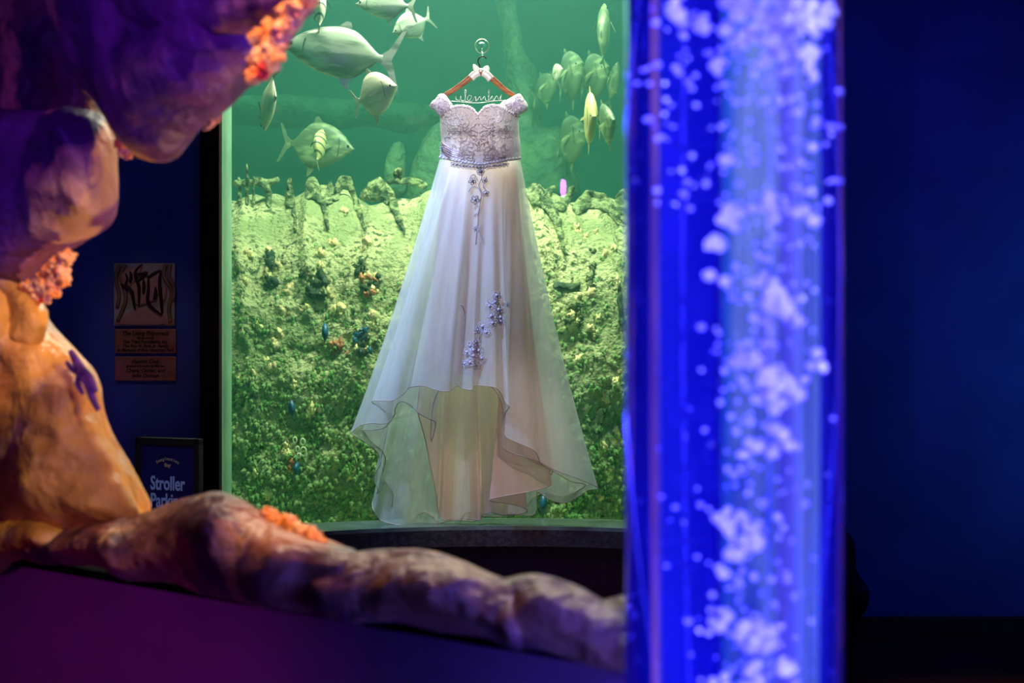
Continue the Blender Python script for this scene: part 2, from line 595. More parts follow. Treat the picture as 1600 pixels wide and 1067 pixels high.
bm = bmesh.new()
arc_wall(bm, GR - .01, GR + .02, 0, SZ - .06, WX0, WX1)
tag(link('wall_below_window', bm, 'black', smooth=False), kind='structure')
win = empty('window_1', (0, 5.3, SZ), kind=None) if False else empty('window_1', (0, 5.3, SZ))
win['kind'] = 'structure'
bm = bmesh.new()
a0 = math.asin((WX0 - GC.x) / GR); a1 = math.asin((WX1 - GC.x) / GR)
vs = []
for i in range(81):
    a = a0 + (a1 - a0) * i / 80
    vs.append([bm.verts.new((GC.x + GR * math.sin(a), GC.y + GR * math.cos(a), z)) for z in (SZ, 3.2)])
for i in range(80):
    bm.faces.new((vs[i][0], vs[i + 1][0], vs[i + 1][1], vs[i][1]))
link('pane', bm, 'window', win)
bm = bmesh.new()
arc_wall(bm, GR - .20, GR + .03, SZ - .012, SZ, WX0, WX1)
link('sill_top', bm, 'sill', win, smooth=False)
bm = bmesh.new()
arc_wall(bm, GR - .20, GR - .02, SZ - .065, SZ - .012, WX0, WX1)
link('sill_face', bm, 'sill_face', win, smooth=False)

# tank shell
TX0, TX1, TY1, TZ0 = -2.6, .86, 9.6, .35
boxobj('wall_tank_left', (TX0 - .1, 5.1, TZ0), (TX0, TY1, 3.3), 'tank_back', kind='structure')
boxobj('wall_tank_right', (TX1, 5.1, TZ0), (TX1 + .04, TY1, 3.3), 'tank_back', kind='structure')
boxobj('wall_tank_back', (TX0, TY1, TZ0), (TX1, TY1 + .1, 3.3), 'tank_back', kind='structure')
boxobj('wall_tank_front', (TX0, 5.1, TZ0), (-.915, 5.16, 3.3), 'tank_back', kind='structure')
bm = bmesh.new()
bmesh.ops.create_grid(bm, x_segments=60, y_segments=60, size=1)
for v in bm.verts:
    x = TX0 + (v.co.x + 1) / 2 * (TX1 - TX0); y0_ = arc(GR, x) + .03 if WX0 < x < WX1 else 5.18
    y = y0_ + (v.co.y + 1) / 2 * (TY1 - y0_)
    v.co = Vector((x, y, TZ0 + .12 + .04 * noise.noise(Vector((x * 3, y * 3, 0)))))
tag(link('floor_tank', bm, 'sand'), kind='structure')

# water: fills the tank behind the pane
bm = bmesh.new()
wpts = [(TX1 - .001, TY1 - .001), (TX0 + .001, TY1 - .001), (TX0 + .001, 5.165), (WX0 - .005, 5.165)]
for i in range(41):
    a = a0 + (a1 - a0) * i / 40
    wpts.append((GC.x + (GR + .003) * math.sin(a), GC.y + (GR + .003) * math.cos(a)))
lo = [bm.verts.new((x, y, TZ0)) for x, y in wpts]
hi = [bm.verts.new((x, y, 3.1)) for x, y in wpts]
bm.faces.new(lo); bm.faces.new(hi[::-1])
for i in range(len(lo)):
    j = (i + 1) % len(lo)
    bm.faces.new((lo[i], hi[i], hi[j], lo[j]))
bmesh.ops.recalc_face_normals(bm, faces=bm.faces[:])
wm = bpy.data.materials.new('tank_water')
wm.use_nodes = True
wm.node_tree.nodes.clear()
wm.node_tree.nodes.new('ShaderNodeOutputMaterial')
volume(wm, (.28, .92, .78), .072, (.25, .9, .72), .25, .1)
tag(link('tank_water', bm, wm, smooth=False), 'hazy green water filling the aquarium behind the curved window', 'water', kind='stuff')

# ------------------------------------------------------------ shipwreck hull
hull = empty('shipwreck_hull', (-.5, 6.3, TZ0), 'algae-covered sunken ship hull with pointed ribs behind the dress', 'shipwreck')


def hull_pt(x, v):
    """v 0 at the bottom .. 1 at the top edge .. 1.35 rolling away"""
    if v <= 1:
        z = .40 + v * 1.36
        y = 5.72 + .12 * v + .50 * v ** 5
    else:
        z = 1.76 + .06 * math.sin((v - 1) * 3)
        y = 6.34 + (v - 1) * 2.2
    y += .10 * (x + .3) ** 2 - .05
    yd = .05 * noise.noise(Vector((x * 2.2, z * 2.2, 1))) + .035 * noise.noise(Vector((x * 6, z * 6, 5))) + .016 * noise.noise(Vector((x * 17, z * 17, 2))) + .009 * noise.noise(Vector((x * 45, z * 45, 2)))
    rid = 0
    for k in range(11):               # strakes running down from the ribs
        xr = -1.5 + k * .23 + (1.82 - z) * .10 + .02 * math.sin(k * 5 + z * 4)
        d = abs(x - xr)
        rid += .035 * math.exp(-(d / .018) ** 2) * max(0, min(1, (z - .95) / .8))
    return Vector((x, y + yd - rid, z + .02 * noise.noise(Vector((x * 7, v * 3, 9))) + max(0, min(v, 1.1) - .8) * (.22 * noise.noise(Vector((x * 4.5, 3, 9))) + .12 * noise.noise(Vector((x * 16, v * 4, 4))))))


bm = bmesh.new()
NX, NV = 330, 230
grid = [[bm.verts.new(hull_pt(-2.3 + 3.2 * i / NX, 1.35 * j / NV)) for i in range(NX + 1)] for j in range(NV + 1)]
for j in range(NV):
    for i in range(NX):
        bm.faces.new((grid[j][i], grid[j][i + 1], grid[j + 1][i + 1], grid[j + 1][i]))
hp = link('hull_plating', bm, 'hull', hull)
hb = mesh_bvh(hp)

# leafy algae on the lower half, thick at the bottom
rnd = random.Random(3)
verts, faces = [], []
for i in range(23000):
    v = rnd.random() ** 1.7 * .98
    if rnd.random() > 1.15 - v * 1.05: continue
    x = rnd.uniform(-1.35, .82)
    p = hull_pt(x, v)
    if p.y > 6.4: continue
    sz = rnd.uniform(.008, .021) * (1.25 - .6 * v)
    a = rnd.gauss(0, .5)
    dn = Vector((math.sin(a), 0, -math.cos(a)))
    sd = Vector((math.cos(a), 0, math.sin(a)))
    out = Vector((0, -1, 0))
    k = len(verts)
    lift = rnd.uniform(.3, .9) * sz
    verts += [p + out * .002, p + dn * sz * .55 - sd * sz * .45 + out * lift * .7, p + dn * sz * 1.25 + out * lift * 1.3, p + dn * sz * .55 + sd * sz * .45 + out * lift * .7,
              p + dn * sz * .6 + out * lift * 1.15]
    faces += [(k, k + 1, k + 4), (k + 1, k + 2, k + 4), (k + 2, k + 3, k + 4), (k + 3, k, k + 4)]
me = bpy.data.meshes.new('algae_leaves')
o0 = origin_of(hull)
me.from_pydata([tuple(p - o0) for p in verts], [], faces)
me.materials.append(M['algae'])
o = bpy.data.objects.new('algae_leaves', me)
C.objects.link(o)
o.parent = hull
o['kind'] = 'stuff'

# pointed ribs standing along the top edge
def rib(poly, Y, th, nm='rib_frame', m='rib', s=5):
    def yf(x, y):
        q = project(hb, x, y, 0)
        return (min(q.y, Y) if q is not None else Y) - .012
    b = pillow(poly, yf, th * .5, 6, step=3.6, noisy=.017, nscale=34, seed=len(poly) + int(poly[0][0]))
    return link(nm, b, m, hull)


rib([(478, 310), (476, 292), (482, 280), (489, 277), (497, 285), (504, 305), (512, 330), (515, 360), (508, 352), (502, 325), (494, 312)], 6.3, .03)
rib([(445, 320), (447, 295), (452, 278), (458, 290), (462, 325), (465, 365), (460, 350), (455, 325)], 6.3, .025)
rib([(507, 320), (510, 295), (515, 282), (521, 292), (524, 312)], 6.5, .02)
rib([(520, 312), (524, 290), (532, 276), (541, 274), (549, 283), (556, 300), (566, 330), (572, 362), (562, 345), (552, 315), (542, 296), (534, 298), (530, 312)], 6.35, .03)
rib([(562, 312), (568, 296), (580, 283), (592, 278), (603, 284), (615, 300), (625, 330), (634, 366), (622, 350), (608, 322), (596, 316)], 6.35, .04)
rib([(605, 280), (650, 278), (668, 288), (662, 296), (640, 288), (608, 288)], 6.5, .03, 'deck_beam')
rib([(396, 290), (400, 276), (420, 280), (434, 277), (435, 286), (423, 292), (425, 320), (416, 320), (412, 296)], 6.3, .025, 'mooring_post')
rib([(366, 282), (400, 280), (398, 289), (366, 291)], 6.4, .02, 'deck_beam')
rib([(383, 285), (384, 262), (387, 255), (389, 285), (389, 320), (384, 320)], 6.35, .015)
rib([(394, 285), (395, 275), (398, 282), (398, 320), (393, 320)], 6.3, .015)
rib([(372, 285), (374, 276), (377, 285), (377, 320), (372, 320)], 6.4, .015)
rib([(822, 300), (833, 286), (843, 290), (858, 305), (870, 325), (878, 350), (884, 400), (876, 380), (862, 345), (848, 325), (830, 318)], 6.3, .035)
rib([(848, 300), (862, 290), (868, 288), (866, 297), (857, 308)], 6.3, .025)
rib([(862, 322), (872, 308), (885, 302), (898, 288), (897, 302), (890, 315), (880, 330)], 6.3, .03)
rib([(893, 325), (905, 308), (920, 298), (935, 300), (950, 308), (962, 322), (968, 350), (960, 345), (945, 330), (920, 325), (905, 335)], 6.3, .04)
rib([(960, 318), (966, 300), (985, 296), (985, 345), (970, 345)], 6.35, .03)

rib([(866, 441), (886, 442), (906, 443), (906, 450), (886, 450), (866, 449)], 6.1, .03, 'deck_beam', 'hull_hole')
rib([(965, 455), (969, 440), (973, 460), (974, 500), (972, 520), (967, 500)], 6.1, .03, 'deck_beam', 'hull_hole')
# yellow encrusting sponges, each its own small lump on the plating
sp = [(503, 400), (520, 380), (500, 417), (477, 423), (573, 383), (520, 480), (475, 480), (440, 485), (437, 525), (430, 420), (533, 485), (420, 400),
      (448, 455), (417, 560), (425, 575), (396, 585), (405, 690), (405, 510), (485, 642), (503, 645), (448, 703), (461, 600), (430, 540), (550, 740), (452, 762),
      (482, 768), (580, 800), (465, 810), (418, 770), (372, 710), (560, 320), (537, 332), (582, 500), (895, 500), (903, 360), (915, 370), (930, 365), (945, 400),
      (960, 390), (905, 470), (935, 500), (925, 520), (968, 580), (960, 600), (905, 560), (950, 620), (935, 650), (965, 680), (940, 700), (915, 640), (950, 740),
      (935, 780), (875, 800), (960, 790), (890, 485), (925, 460), (965, 440), (388, 400), (380, 440), (378, 520), (385, 640), (375, 590), (400, 740)]
for i, (x, y) in enumerate(sp):
    h = project(hb, x, y, 0)
    if h is None: continue
    bm = bmesh.new()
    r = rnd.uniform(.008, .0145) * (1.5 if x in (895, 903, 520, 448) else 1)
    for k in range(4):
        blob(bm, h + Vector((rnd.uniform(-1, 1) * r * .8, -.3 * r, rnd.uniform(-1.3, 1.3) * r)), r * rnd.uniform(.55, .95), i + k, 2, 1.5, (1, .4, 1.3))
    link('sponge', bm, 'sponge', hull)

# dark hollows and crusted clumps standing on the hull: things of their own
def clump(name, cx, cy, w_, h_, label, cat, mats, n=9, seed=1, group=None, tilt=0):
    h = project(hb, cx, cy, 0) or P(cx, cy, 5.9)
    e = empty(name, h, label, cat, group)
    rr = random.Random(seed)
    for mi, mm in enumerate(mats):
        bm = bmesh.new()
        for k in range(n):
            a = rr.uniform(-1, 1); b_ = rr.uniform(-1, 1)
            x = cx + a * w_ * .5 + b_ * tilt; y = cy + b_ * h_ * .5
            q = project(hb, x, y, 0) or h
            blob(bm, q + Vector((0, -.005 - .008 * mi, 0)), .0055 * rr.uniform(.6, 1.9) * (1.5 if mi == 1 else 1), seed + k, 2, 1.5, (1, .6, 1.2))
        tag(link(('crust', 'hollow', 'polyp')[mi], bm, mm, e), kind='stuff')
    return e


clump('coral_cluster', 493, 443, 34, 46, 'crusted coral clump with pale knobs, largest on the hull left of the dress', 'coral', ('sponge', 'hull_hole', 'rib'), 15, 2, tilt=10)
clump('coral_cluster', 421, 418, 14, 58, 'narrow upright dark crusted coral clump nearest the window left edge', 'coral', ('sponge', 'hull_hole', 'rib'), 11, 3)
clump('coral_cluster', 577, 444, 26, 34, 'yellow and black coral clump close beside the skirt, upper one', 'coral', ('sponge', 'hull_hole', 'orange'), 11, 4)
clump('coral_cluster', 562, 417, 11, 22, 'small dark round coral knob just above the yellow and black clump', 'coral', ('rib', 'hull_hole'), 6, 5)
clump('coral_cluster', 567, 534, 24, 34, 'dark blue-green coral clump touching the skirt edge at mid height', 'coral', ('sponge', 'hull_hole', 'fish_blue'), 9, 6)
clump('coral_cluster', 895, 492, 20, 34, 'bright yellow coral clump on the hull right of the skirt', 'coral', ('sponge', 'rib'), 12, 8)
clump('coral_cluster', 622, 272, 40, 14, 'pale knobbly coral growing on the deck beam left of the bodice', 'coral', ('sponge', 'rib'), 12, 9)
clump('crab', 525, 543, 26, 20, 'rusty orange crab-shaped lump clinging to the hull below a dark blue fish', 'crab', ('orange',), 12, 10, tilt=6)
clump('sponge_lump', 457, 722, 12, 26, 'brown-orange sponge hanging under white ring-shaped growths', 'sponge', ('orange',), 9, 11)
clump('anemone', 925, 420, 8, 60, 'thin upright olive growth on the hull near the bubble tube', 'anemone', ('hull_hole', 'rib'), 8, 12)

e = empty('ring_tubeworm', project(hb, 468, 697, 0) or P(468, 697, 5.8), 'white ring-shaped tube growths low on the hull left of the skirt', 'tubeworm')
for (x, y, r) in ((462, 687, .010), (474, 690, .012), (466, 701, .009), (475, 705, .016), (468, 711, .008)):
    q = project(hb, x, y, .015)
    if q is None: continue
    bm = bmesh.new()
    tube(bm, [q + Vector((math.cos(t) * r * .6, -.004, math.sin(t) * r)) for t in np.linspace(0, 2 * math.pi, 13)[:-1]], .0033, 6, closed=True)
    link('ring', bm, 'cream', e)

# background rocks in the haze
for nm, poly, Y, th, lab in (
        ('rock_pinnacle', [(772, -30), (800, -30), (806, 30), (818, 80), (838, 112), (846, 160), (850, 205), (872, 200), (888, 235), (895, 280), (900, 330), (760, 330), (790, 200), (785, 60)], 7.4, .25,
         'tall hazy green rock pinnacle rising behind the dress shoulder'),
        ('rock_arch_stone', [(640, 330), (646, 265), (660, 218), (680, 196), (712, 190), (735, 215), (745, 330)], 7.0, .15,
         'rounded hazy green rock slab directly left of the bodice'),
        ('rock_spire', [(606, 300), (608, 245), (616, 225), (625, 222), (634, 240), (636, 300)], 7.0, .08,
         'small pointed hazy rock behind the deck beam'),
        ('background_reef', [(48, 168), (300, 160), (450, 152), (560, 158), (660, 162), (700, 182), (640, 206), (560, 196), (450, 200), (300, 196), (48, 204)], 8.8, .2,
         'pale hazy reef shelf far back in the water on the left'),
        ('background_boulder', [(845, 330), (850, 250), (862, 215), (880, 210), (895, 240), (905, 330)], 7.6, .12,
         'dim rounded boulder in the haze under the school of fish')):
    b = pillow(poly, Y, th, 30, step=9, noisy=.04, nscale=5, seed=3)
    tag(link(nm, b, 'pinnacle'), lab, 'rock')


# ------------------------------------------------------------ fish
def plate(bm, pts, t=.002, yoff=0.0):
    """thin fin: outline in the local x-z plane"""
    f = [bm.verts.new((x, yoff - t, z)) for x, z in pts]
    b = [bm.verts.new((x, yoff + t, z)) for x, z in pts]
    bm.faces.new(f); bm.faces.new(b[::-1])
    for i in range(len(pts)):
        j = (i + 1) % len(pts)
        bm.faces.new((f[i], b[i], b[j], f[j]))


def fish(px, py, Y, L_, yaw=0, pitch=0, roll=0, label='', m='fish', fin='fish', deep=.5, wide=.14, stripes=0, eyes=True, group=None, name='fish'):
    """L_ in pixels at depth Y; nose points +x before turning; yaw 180 = nose to the left"""
    Lm = L_ / FPX * Y
    root = empty(name, P(px, py, Y), label, 'fish', group, (R(roll), R(-pitch), R(yaw)))
    root.rotation_mode = 'XYZ'
    prof = [(0.5, .0, .02, .02), (.47, .06, -.07, .35), (.40, .32, -.26, .62), (.30, .62, -.50, .9), (.16, .88, -.78, 1), (.0, 1, -.94, 1),
            (-.14, .92, -.93, .85), (-.24, .66, -.68, .6), (-.32, .36, -.38, .38), (-.38, .16, -.16, .22), (-.42, .14, -.14, .1)]
    dense = catmull(prof, -3)
    bm = bmesh.new()
    seg = 16
    rings = []
    for s, u, d, t in dense:
        zc = (u + d) / 2 * deep / 2; hz = max((u - d) / 2 * deep / 2, .004); hy = max(t * wide / 2, .003)
        rings.append([bm.verts.new(Vector((s, math.cos(k / seg * 2 * math.pi) * hy, zc + math.sin(k / seg * 2 * math.pi) * hz)) * Lm) for k in range(seg)])
    for i in range(len(rings) - 1):
        for k in range(seg):
            bm.faces.new((rings[i][k], rings[i][(k + 1) % seg], rings[i + 1][(k + 1) % seg], rings[i + 1][k]))
    bm.faces.new(rings[0]); bm.faces.new(rings[-1][::-1])
    bmesh.ops.recalc_face_normals(bm, faces=bm.faces[:])
    link('body', bm, m, root, local=True)

    def part(nm, pts, mm, y=0, t=.003):
        b = bmesh.new()
        plate(b, [(x * Lm, z * Lm) for x, z in pts], t * Lm, y * Lm)
        bmesh.ops.recalc_face_normals(b, faces=b.faces[:])
        return link(nm, b, mm, root, local=True, smooth=False)
    D = deep
    part('tail_fin', [(-.40, .035), (-.47, .09), (-.56, .26), (-.60, .28), (-.54, .1), (-.50, 0), (-.54, -.1), (-.60, -.28), (-.56, -.26), (-.47, -.09), (-.40, -.035)], fin)
    part('dorsal_fin', [(.02, D * .48), (-.06, D * .62), (-.10, D * .60), (-.12, D * .47), (-.24, D * .33), (-.34, D * .16), (-.34, D * .09), (-.15, D * .36), (0, D * .44)], fin)
    part('anal_fin', [(-.02, -D * .42), (-.10, -D * .62), (-.15, -D * .68), (-.15, -D * .50), (-.24, -D * .36), (-.34, -D * .16), (-.34, -D * .09), (-.15, -D * .36)], fin)
    for s in (1, -1):
        b = bmesh.new()
        plate(b, [(.2 * Lm, 0), (.14 * Lm, .03 * Lm), (.03 * Lm, -.01 * Lm), (.0, -.07 * Lm), (.12 * Lm, -.05 * Lm)], .002 * Lm)
        for v in b.verts:
            v.co.y += s * (wide * .5 + .01) * Lm + s * (.2 * Lm - v.co.x) * .45
        link('pectoral_fin', b, fin, root, local=True, smooth=False)
        if eyes:
            b = bmesh.new()
            blob(b, (.41 * Lm, s * wide * .29 * Lm, .025 * Lm), .022 * Lm, 1, 2, 0, (1, .5, 1))
            link('eye', b, 'eye', root, local=True)
    b = bmesh.new()
    tube(b, [Vector((.485, 0, -.0)) * Lm, Vector((.46, .018, -.03)) * Lm, Vector((.43, .03, -.035)) * Lm], .005 * Lm, 5)
    link('mouth', b, 'fish_dark', root, local=True)
    for s_ in (1, -1):
        b = bmesh.new()
        tube(b, [Vector((.30 + .02 * math.cos(t) - .03, s_ * wide * .475, math.sin(t) * D * .2)) * Lm for t in np.linspace(-1.3, 1.3, 7)], .0045 * Lm, 5)
        link('gill_edge', b, 'fish_dark', root, local=True)
    for k in range(stripes):          # dark bands wrapped around the body
        s0 = .30 - k * (.55 / max(stripes - 1, 1))
        b = bmesh.new()
        rr = []
        for ds in (-.02, -.008, .008, .02):
            s = s0 + ds
            arr = np.array(dense)
            o_ = np.argsort(arr[:, 0])
            u, d, t = [np.interp(s, arr[o_, 0], arr[o_, q]) for q in (1, 2, 3)]
            zc = (u + d) / 2 * deep / 2; hz = (u - d) / 2 * deep / 2 + .002; hy = t * wide / 2 + .002
            rr.append([b.verts.new(Vector((s, math.cos(k2 / seg * 2 * math.pi) * hy, zc + math.sin(k2 / seg * 2 * math.pi) * hz)) * Lm) for k2 in range(seg)])
        for i in range(3):
            for k2 in range(seg):
                b.faces.new((rr[i][k2], rr[i][(k2 + 1) % seg], rr[i + 1][(k2 + 1) % seg], rr[i + 1][k2]))
        link('stripe', b, 'stripe', root, local=True)
    return root


fish(525, 82, 5.75, 175, 180, 8, 0, 'large silvery green fish with a forked tail, biggest in the tank', 'fish', 'fish', .47, .13)
fish(588, 147, 5.6, 82, -32, 14, 4, 'cream round-bodied fish facing right at the upper left of the dress', 'fish_pale', 'fish_pale', .86, .34)
fish(600, 8, 5.8, 92, 172, 4, 0, 'silver fish cut off by the top of the frame, dark-eyed head to the left', 'fish', 'fish', .5, .15)
fish(642, 40, 5.9, 66, 200, -24, 0, 'small silver fish with dark fin tips swimming down beside the top fish', 'fish', 'fish', .66, .15)
fish(420, 160, 5.75, 92, 130, -72, 10, 'pale fish diving head down beside the window left edge', 'fish_pale', 'fish', .5, .2)
fish(500, 228, 6.5, 112, -8, -6, 0, 'large dim deep-bodied fish hovering in haze above the hull', 'fish_green', 'fish_green', .66, .14)
fish(499, 228, 6.3, 62, 80, 64, 0, 'striped pale fish in front of the large dim deep-bodied fish', 'fish_yellow', 'fish_green', .6, .3, 4)
fish(498, 12, 5.75, 78, 100, 70, 0, 'black and white striped fish at the top behind the orange coral', 'fish_pale', 'fish_dark', .62, .3, 4)
fish(922, 185, 5.7, 66, -80, -2, 0, 'yellow fish facing straight at the viewer near the bubble tube', 'fish_yellow', 'fish_yellow', 1.25, .28)
fish(948, 194, 6.0, 62, -70, 6, 10, 'pale green fish seen head on, nearest the bubble tube at bodice height', 'fish_green', 'fish_green', 1.05, .24)
fish(892, 118, 6.6, 82, -65, 20, 0, 'tall dim green fish in the middle of the school right of the hanger', 'fish_green', 'fish_green', 1.0, .3)
fish(929, 120, 6.7, 80, -60, 15, 0, 'broad dim green fish between the school middle and the bubble tube', 'fish_green', 'fish_green', .95, .3)
fish(943, 52, 6.3, 96, 75, 84, 0, 'slender pale fish hanging upright high near the bubble tube', 'fish_green', 'fish_green', .38, .2)
fish(870, 113, 6.5, 34, -60, 10, 0, 'smallest pinkish fish of the school right of the hanger', 'fish_pale', 'fish_green', .8, .3)
fish(853, 138, 7.0, 62, -50, 20, 0, 'faint green fish, leftmost of the school right of the hanger', 'fish_green', 'fish_green', .8, .3)
fish(893, 218, 6.8, 82, -58, 12, 0, 'dim deep-bodied fish lowest of the school above the hull edge', 'fish_green', 'fish_green', .95, .3)
fish(958, 130, 6.9, 70, -66, 62, 0, 'faint narrow fish with a long fin beside the bubble tube', 'fish_green', 'fish_green', .4, .2)
fish(508, 521, 5.5, 34, 95, 72, 0, 'small dark blue fish hovering above the orange crab shape', 'fish_blue', 'fish_blue', .5, .3)
fish(456, 640, 5.5, 30, 110, 80, 0, 'small deep blue fish in front of green algae at lower left', 'fish_blue', 'fish_blue', .5, .34)
fish(463, 733, 5.55, 26, 80, 60, 0, 'small dark blue fish under the white ring-shaped growths', 'fish_blue', 'fish_blue', .6, .34)
fish(849, 790, 5.5, 38, 80, 78, 0, 'blue-green fish at the tank bottom just right of the train', 'fish_blue', 'fish_blue', .5, .3)

# ------------------------------------------------------------ dress
DY = 5.10
dress = empty('wedding_dress', P(750, 822, DY), 'white off-the-shoulder wedding dress with lace bodice hung on the aquarium window', 'dress')


def skirt(name, cols, m, waist=(750, 249, 63, .085), nt_=46, power=2.2, fold=.012, nf=34, parent=dress, hem='hem', hr=.0015, bell=.0, seed=0, close=True):
    """cols: (hem px, hem py, depth towards the viewer in m) around the skirt, starting at the left side and running along the front"""
    cols = list(cols)
    if close: cols.append(cols[0])
    n = len(cols)
    dense = catmull([np.array([*c, i / (n - 1)]) for i, c in enumerate(cols)], -9)
    for _ in range(1):
        dense = [dense[0]] + [(dense[i - 1] + dense[i] * 2 + dense[i + 1]) / 4 for i in range(1, len(dense) - 1)] + [dense[-1]]
    nD = len(dense)
    hx = np.array([d[0] for d in dense]); hy = np.array([d[1] for d in dense]); hd = np.array([d[2] for d in dense])
    # waist angle: left(180) -> front(270) -> right(360) -> back -> left
    fr = [c[3] if len(c) > 3 else None for c in cols]
    u = np.array([d[-1] for d in dense])
    nfc = sum(1 for i in range(n))
    k_right = RIGHT[name] / (n - 1)
    ang = np.where(u <= k_right, 180 + 180 * u / k_right, 360 + 180 * (u - k_right) / max(1 - k_right, 1e-6))
    W = 41
    ker = np.ones(W) / W

    def sm(a):
        return np.convolve(np.concatenate([a[-W:], a, a[:W]]), ker, 'same')[W:-W]
    sx, sy, sd = sm(hx), sm(hy), sm(hd)
    bm = bmesh.new()
    rows = []
    wx, wy, wr, wdp = waist
    for j in range(nt_ + 1):
        t = j / nt_
        row = []
        for i in range(nD):
            a = R(ang[i])
            x0 = wx + wr * math.cos(a); d0 = -wdp * math.sin(a)
            x = x0 + (sx[i] - x0) * t + (hx[i] - sx[i]) * t ** power
            y = wy + (sy[i] - wy) * t + (hy[i] - sy[i]) * t ** power
            d = d0 + (sd[i] - d0) * t + (hd[i] - sd[i]) * t ** power
            x += bell * math.cos(a) * math.sin(t * math.pi) * 30
            f1 = math.sin(u[i] * nf * 2 * math.pi + seed + .7 * math.sin(u[i] * 31))
            f2 = math.sin(u[i] * nf * 4.7 * math.pi + seed * 2)
            env = min(1, t * 5) * (.35 + .65 * t)
            fx = (f1 * .65 + f2 * .35) * fold * env
            q = P(x, y, DY - d)
            rad = Vector((math.cos(a), math.sin(a) * 1.3, 0))
            q += rad * fx * min(1, .2 + t * 1.6) * (.25 if abs(math.sin(a)) < .3 else 1)
            row.append(bm.verts.new(q))
        rows.append(row)
    for j in range(nt_):
        for i in range(nD - 1):
            bm.faces.new((rows[j][i], rows[j][i + 1], rows[j + 1][i + 1], rows[j + 1][i]))
    hempts = [v.co.copy() for v in rows[-1]]
    o = link(name, bm, m, parent)
    b = bmesh.new()
    tube(b, hempts[::2], hr, 5)
    ho = link('hem_edge', b, hem, o)
    return o


outer = [(549, 678, .02), (563, 665, .07), (580, 661, .10), (597, 662, .11), (605, 652, .09), (599, 639, .06), (583, 627, .08), (602, 626, .13), (622, 625, .15), (630, 615, .15), (636, 606, .14),
         (658, 603, .16), (681, 609, .17), (703, 611, .16), (714, 603, .14), (722, 607, .17), (737, 609, .19), (741, 603, .18), (762, 603, .18), (775, 607, .17), (785, 619, .16), (790, 633, .17), (796, 638, .15),
         (794, 652, .12), (787, 667, .11), (786, 680, .12), (807, 692, .13), (835, 706, .12), (855, 727, .10), (880, 739, .08), (905, 748, .06), (936, 762, .02),
         # back
         (917, 766, -.01), (900, 777, -.02), (883, 786, -.03), (860, 780, -.03), (845, 768, -.04), (836, 790, -.05), (826, 806, -.06), (800, 803, -.05), (775, 808, -.07), (752, 806, -.06), (745, 813, -.08), (715, 812, -.07),
         (690, 816, -.08), (672, 824, -.06), (655, 821, -.08), (635, 820, -.06), (612, 818, -.05), (594, 812, -.06), (585, 797, -.04), (589, 782, -.06), (592, 768, -.04), (586, 752, -.05), (588, 735, -.03), (590, 712, -.03), (572, 692, -.01)]
mid = [(566, 672, .0), (600, 668, .04), (622, 640, .08), (632, 627, .11), (655, 643, .12), (672, 655, .10), (678, 664, .08), (673, 690, .06), (676, 640, .07), (690, 606, .12), (720, 600, .13), (765, 602, .13),
       (788, 640, .10), (784, 690, .08), (790, 705, .08), (821, 714, .08), (845, 722, .06), (863, 734, .04), (890, 752, .02), (915, 758, 0),
       (880, 775, -.04), (850, 770, -.06), (826, 790, -.05), (815, 800, -.08), (780, 796, -.05), (765, 804, -.09), (730, 800, -.06), (712, 826, -.08), (690, 818, -.10), (664, 800, -.06), (640, 815, -.09),
       (622, 795, -.05), (606, 808, -.08), (612, 770, -.04), (600, 742, -.05), (603, 712, -.03), (582, 690, -.02)]
lin = [(652, 640, .0), (656, 600, .05), (664, 584, .08), (684, 582, .11), (703, 583, .08), (712, 582, .12), (740, 586, .12), (757, 587, .09), (771, 588, .12), (782, 612, .10), (796, 660, .06), (822, 713, .06), (863, 734, .02),
       (854, 748, .0), (858, 759, .03), (820, 769, .06), (768, 780, .07), (800, 788, .0), (824, 799, -.03), (790, 806, -.05), (766, 800, -.01), (752, 806, -.06), (748, 812, -.03), (720, 810, -.07), (690, 812, -.04), (684, 800, -.07),
       (676, 770, -.03), (668, 700, -.02)]
RIGHT = {'overskirt': 31, 'organza_underskirt': 19, 'lining': 12}
osk = skirt('overskirt', outer, 'organza', fold=.020, nf=9, seed=1)
skirt('organza_underskirt', mid, 'organza_in', fold=.014, nf=7, seed=4, waist=(750, 250, 60, .075))
skirt('lining', lin, 'lining', fold=.012, nf=6, seed=2, waist=(750, 250, 56, .065), power=1.8)
ob = mesh_bvh(osk)


# bodice: front and back shells in one body with cups
def bodice_x(y):            # (left, right) outline px at a given py
    l = np.interp(y, [166, 182, 205, 225, 252], [690, 687, 688, 690, 686])
    r = np.interp(y, [166, 182, 205, 225, 252], [809, 810, 811, 813, 815])
    return l, r


top_y = lambda x: np.interp(x, [688, 700, 711, 722, 733, 741, 746, 751, 758, 768, 778, 790, 811], [181, 172, 167, 166, 168, 174, 180, 175, 168, 165, 166, 172, 182])
bot_y = lambda x: np.interp(x, [686, 710, 730, 750, 770, 790, 815], [247, 252, 256, 259, 256, 252, 249])


def bod_depth(u, x, y):
    d = .088 * math.sqrt(max(0, 1 - (u * 2 - 1) ** 2)) + .0
    for cx in (716, 781):
        d += .034 * math.exp(-((x - cx) / 24) ** 2) * (1 / (1 + math.exp((y - 206) / 3.5))) * (.7 + .3 * min(1, max(0, (y - 166) / 18)))
    for sx_ in (719, 772):                      # boning seams
        d -= .006 * math.exp(-((x - sx_) / 1.6) ** 2) * min(1, max(0, (y - 185) / 10))
    d += .0025 * noise.noise(Vector((x * .12, y * .12, 0)))
    return d


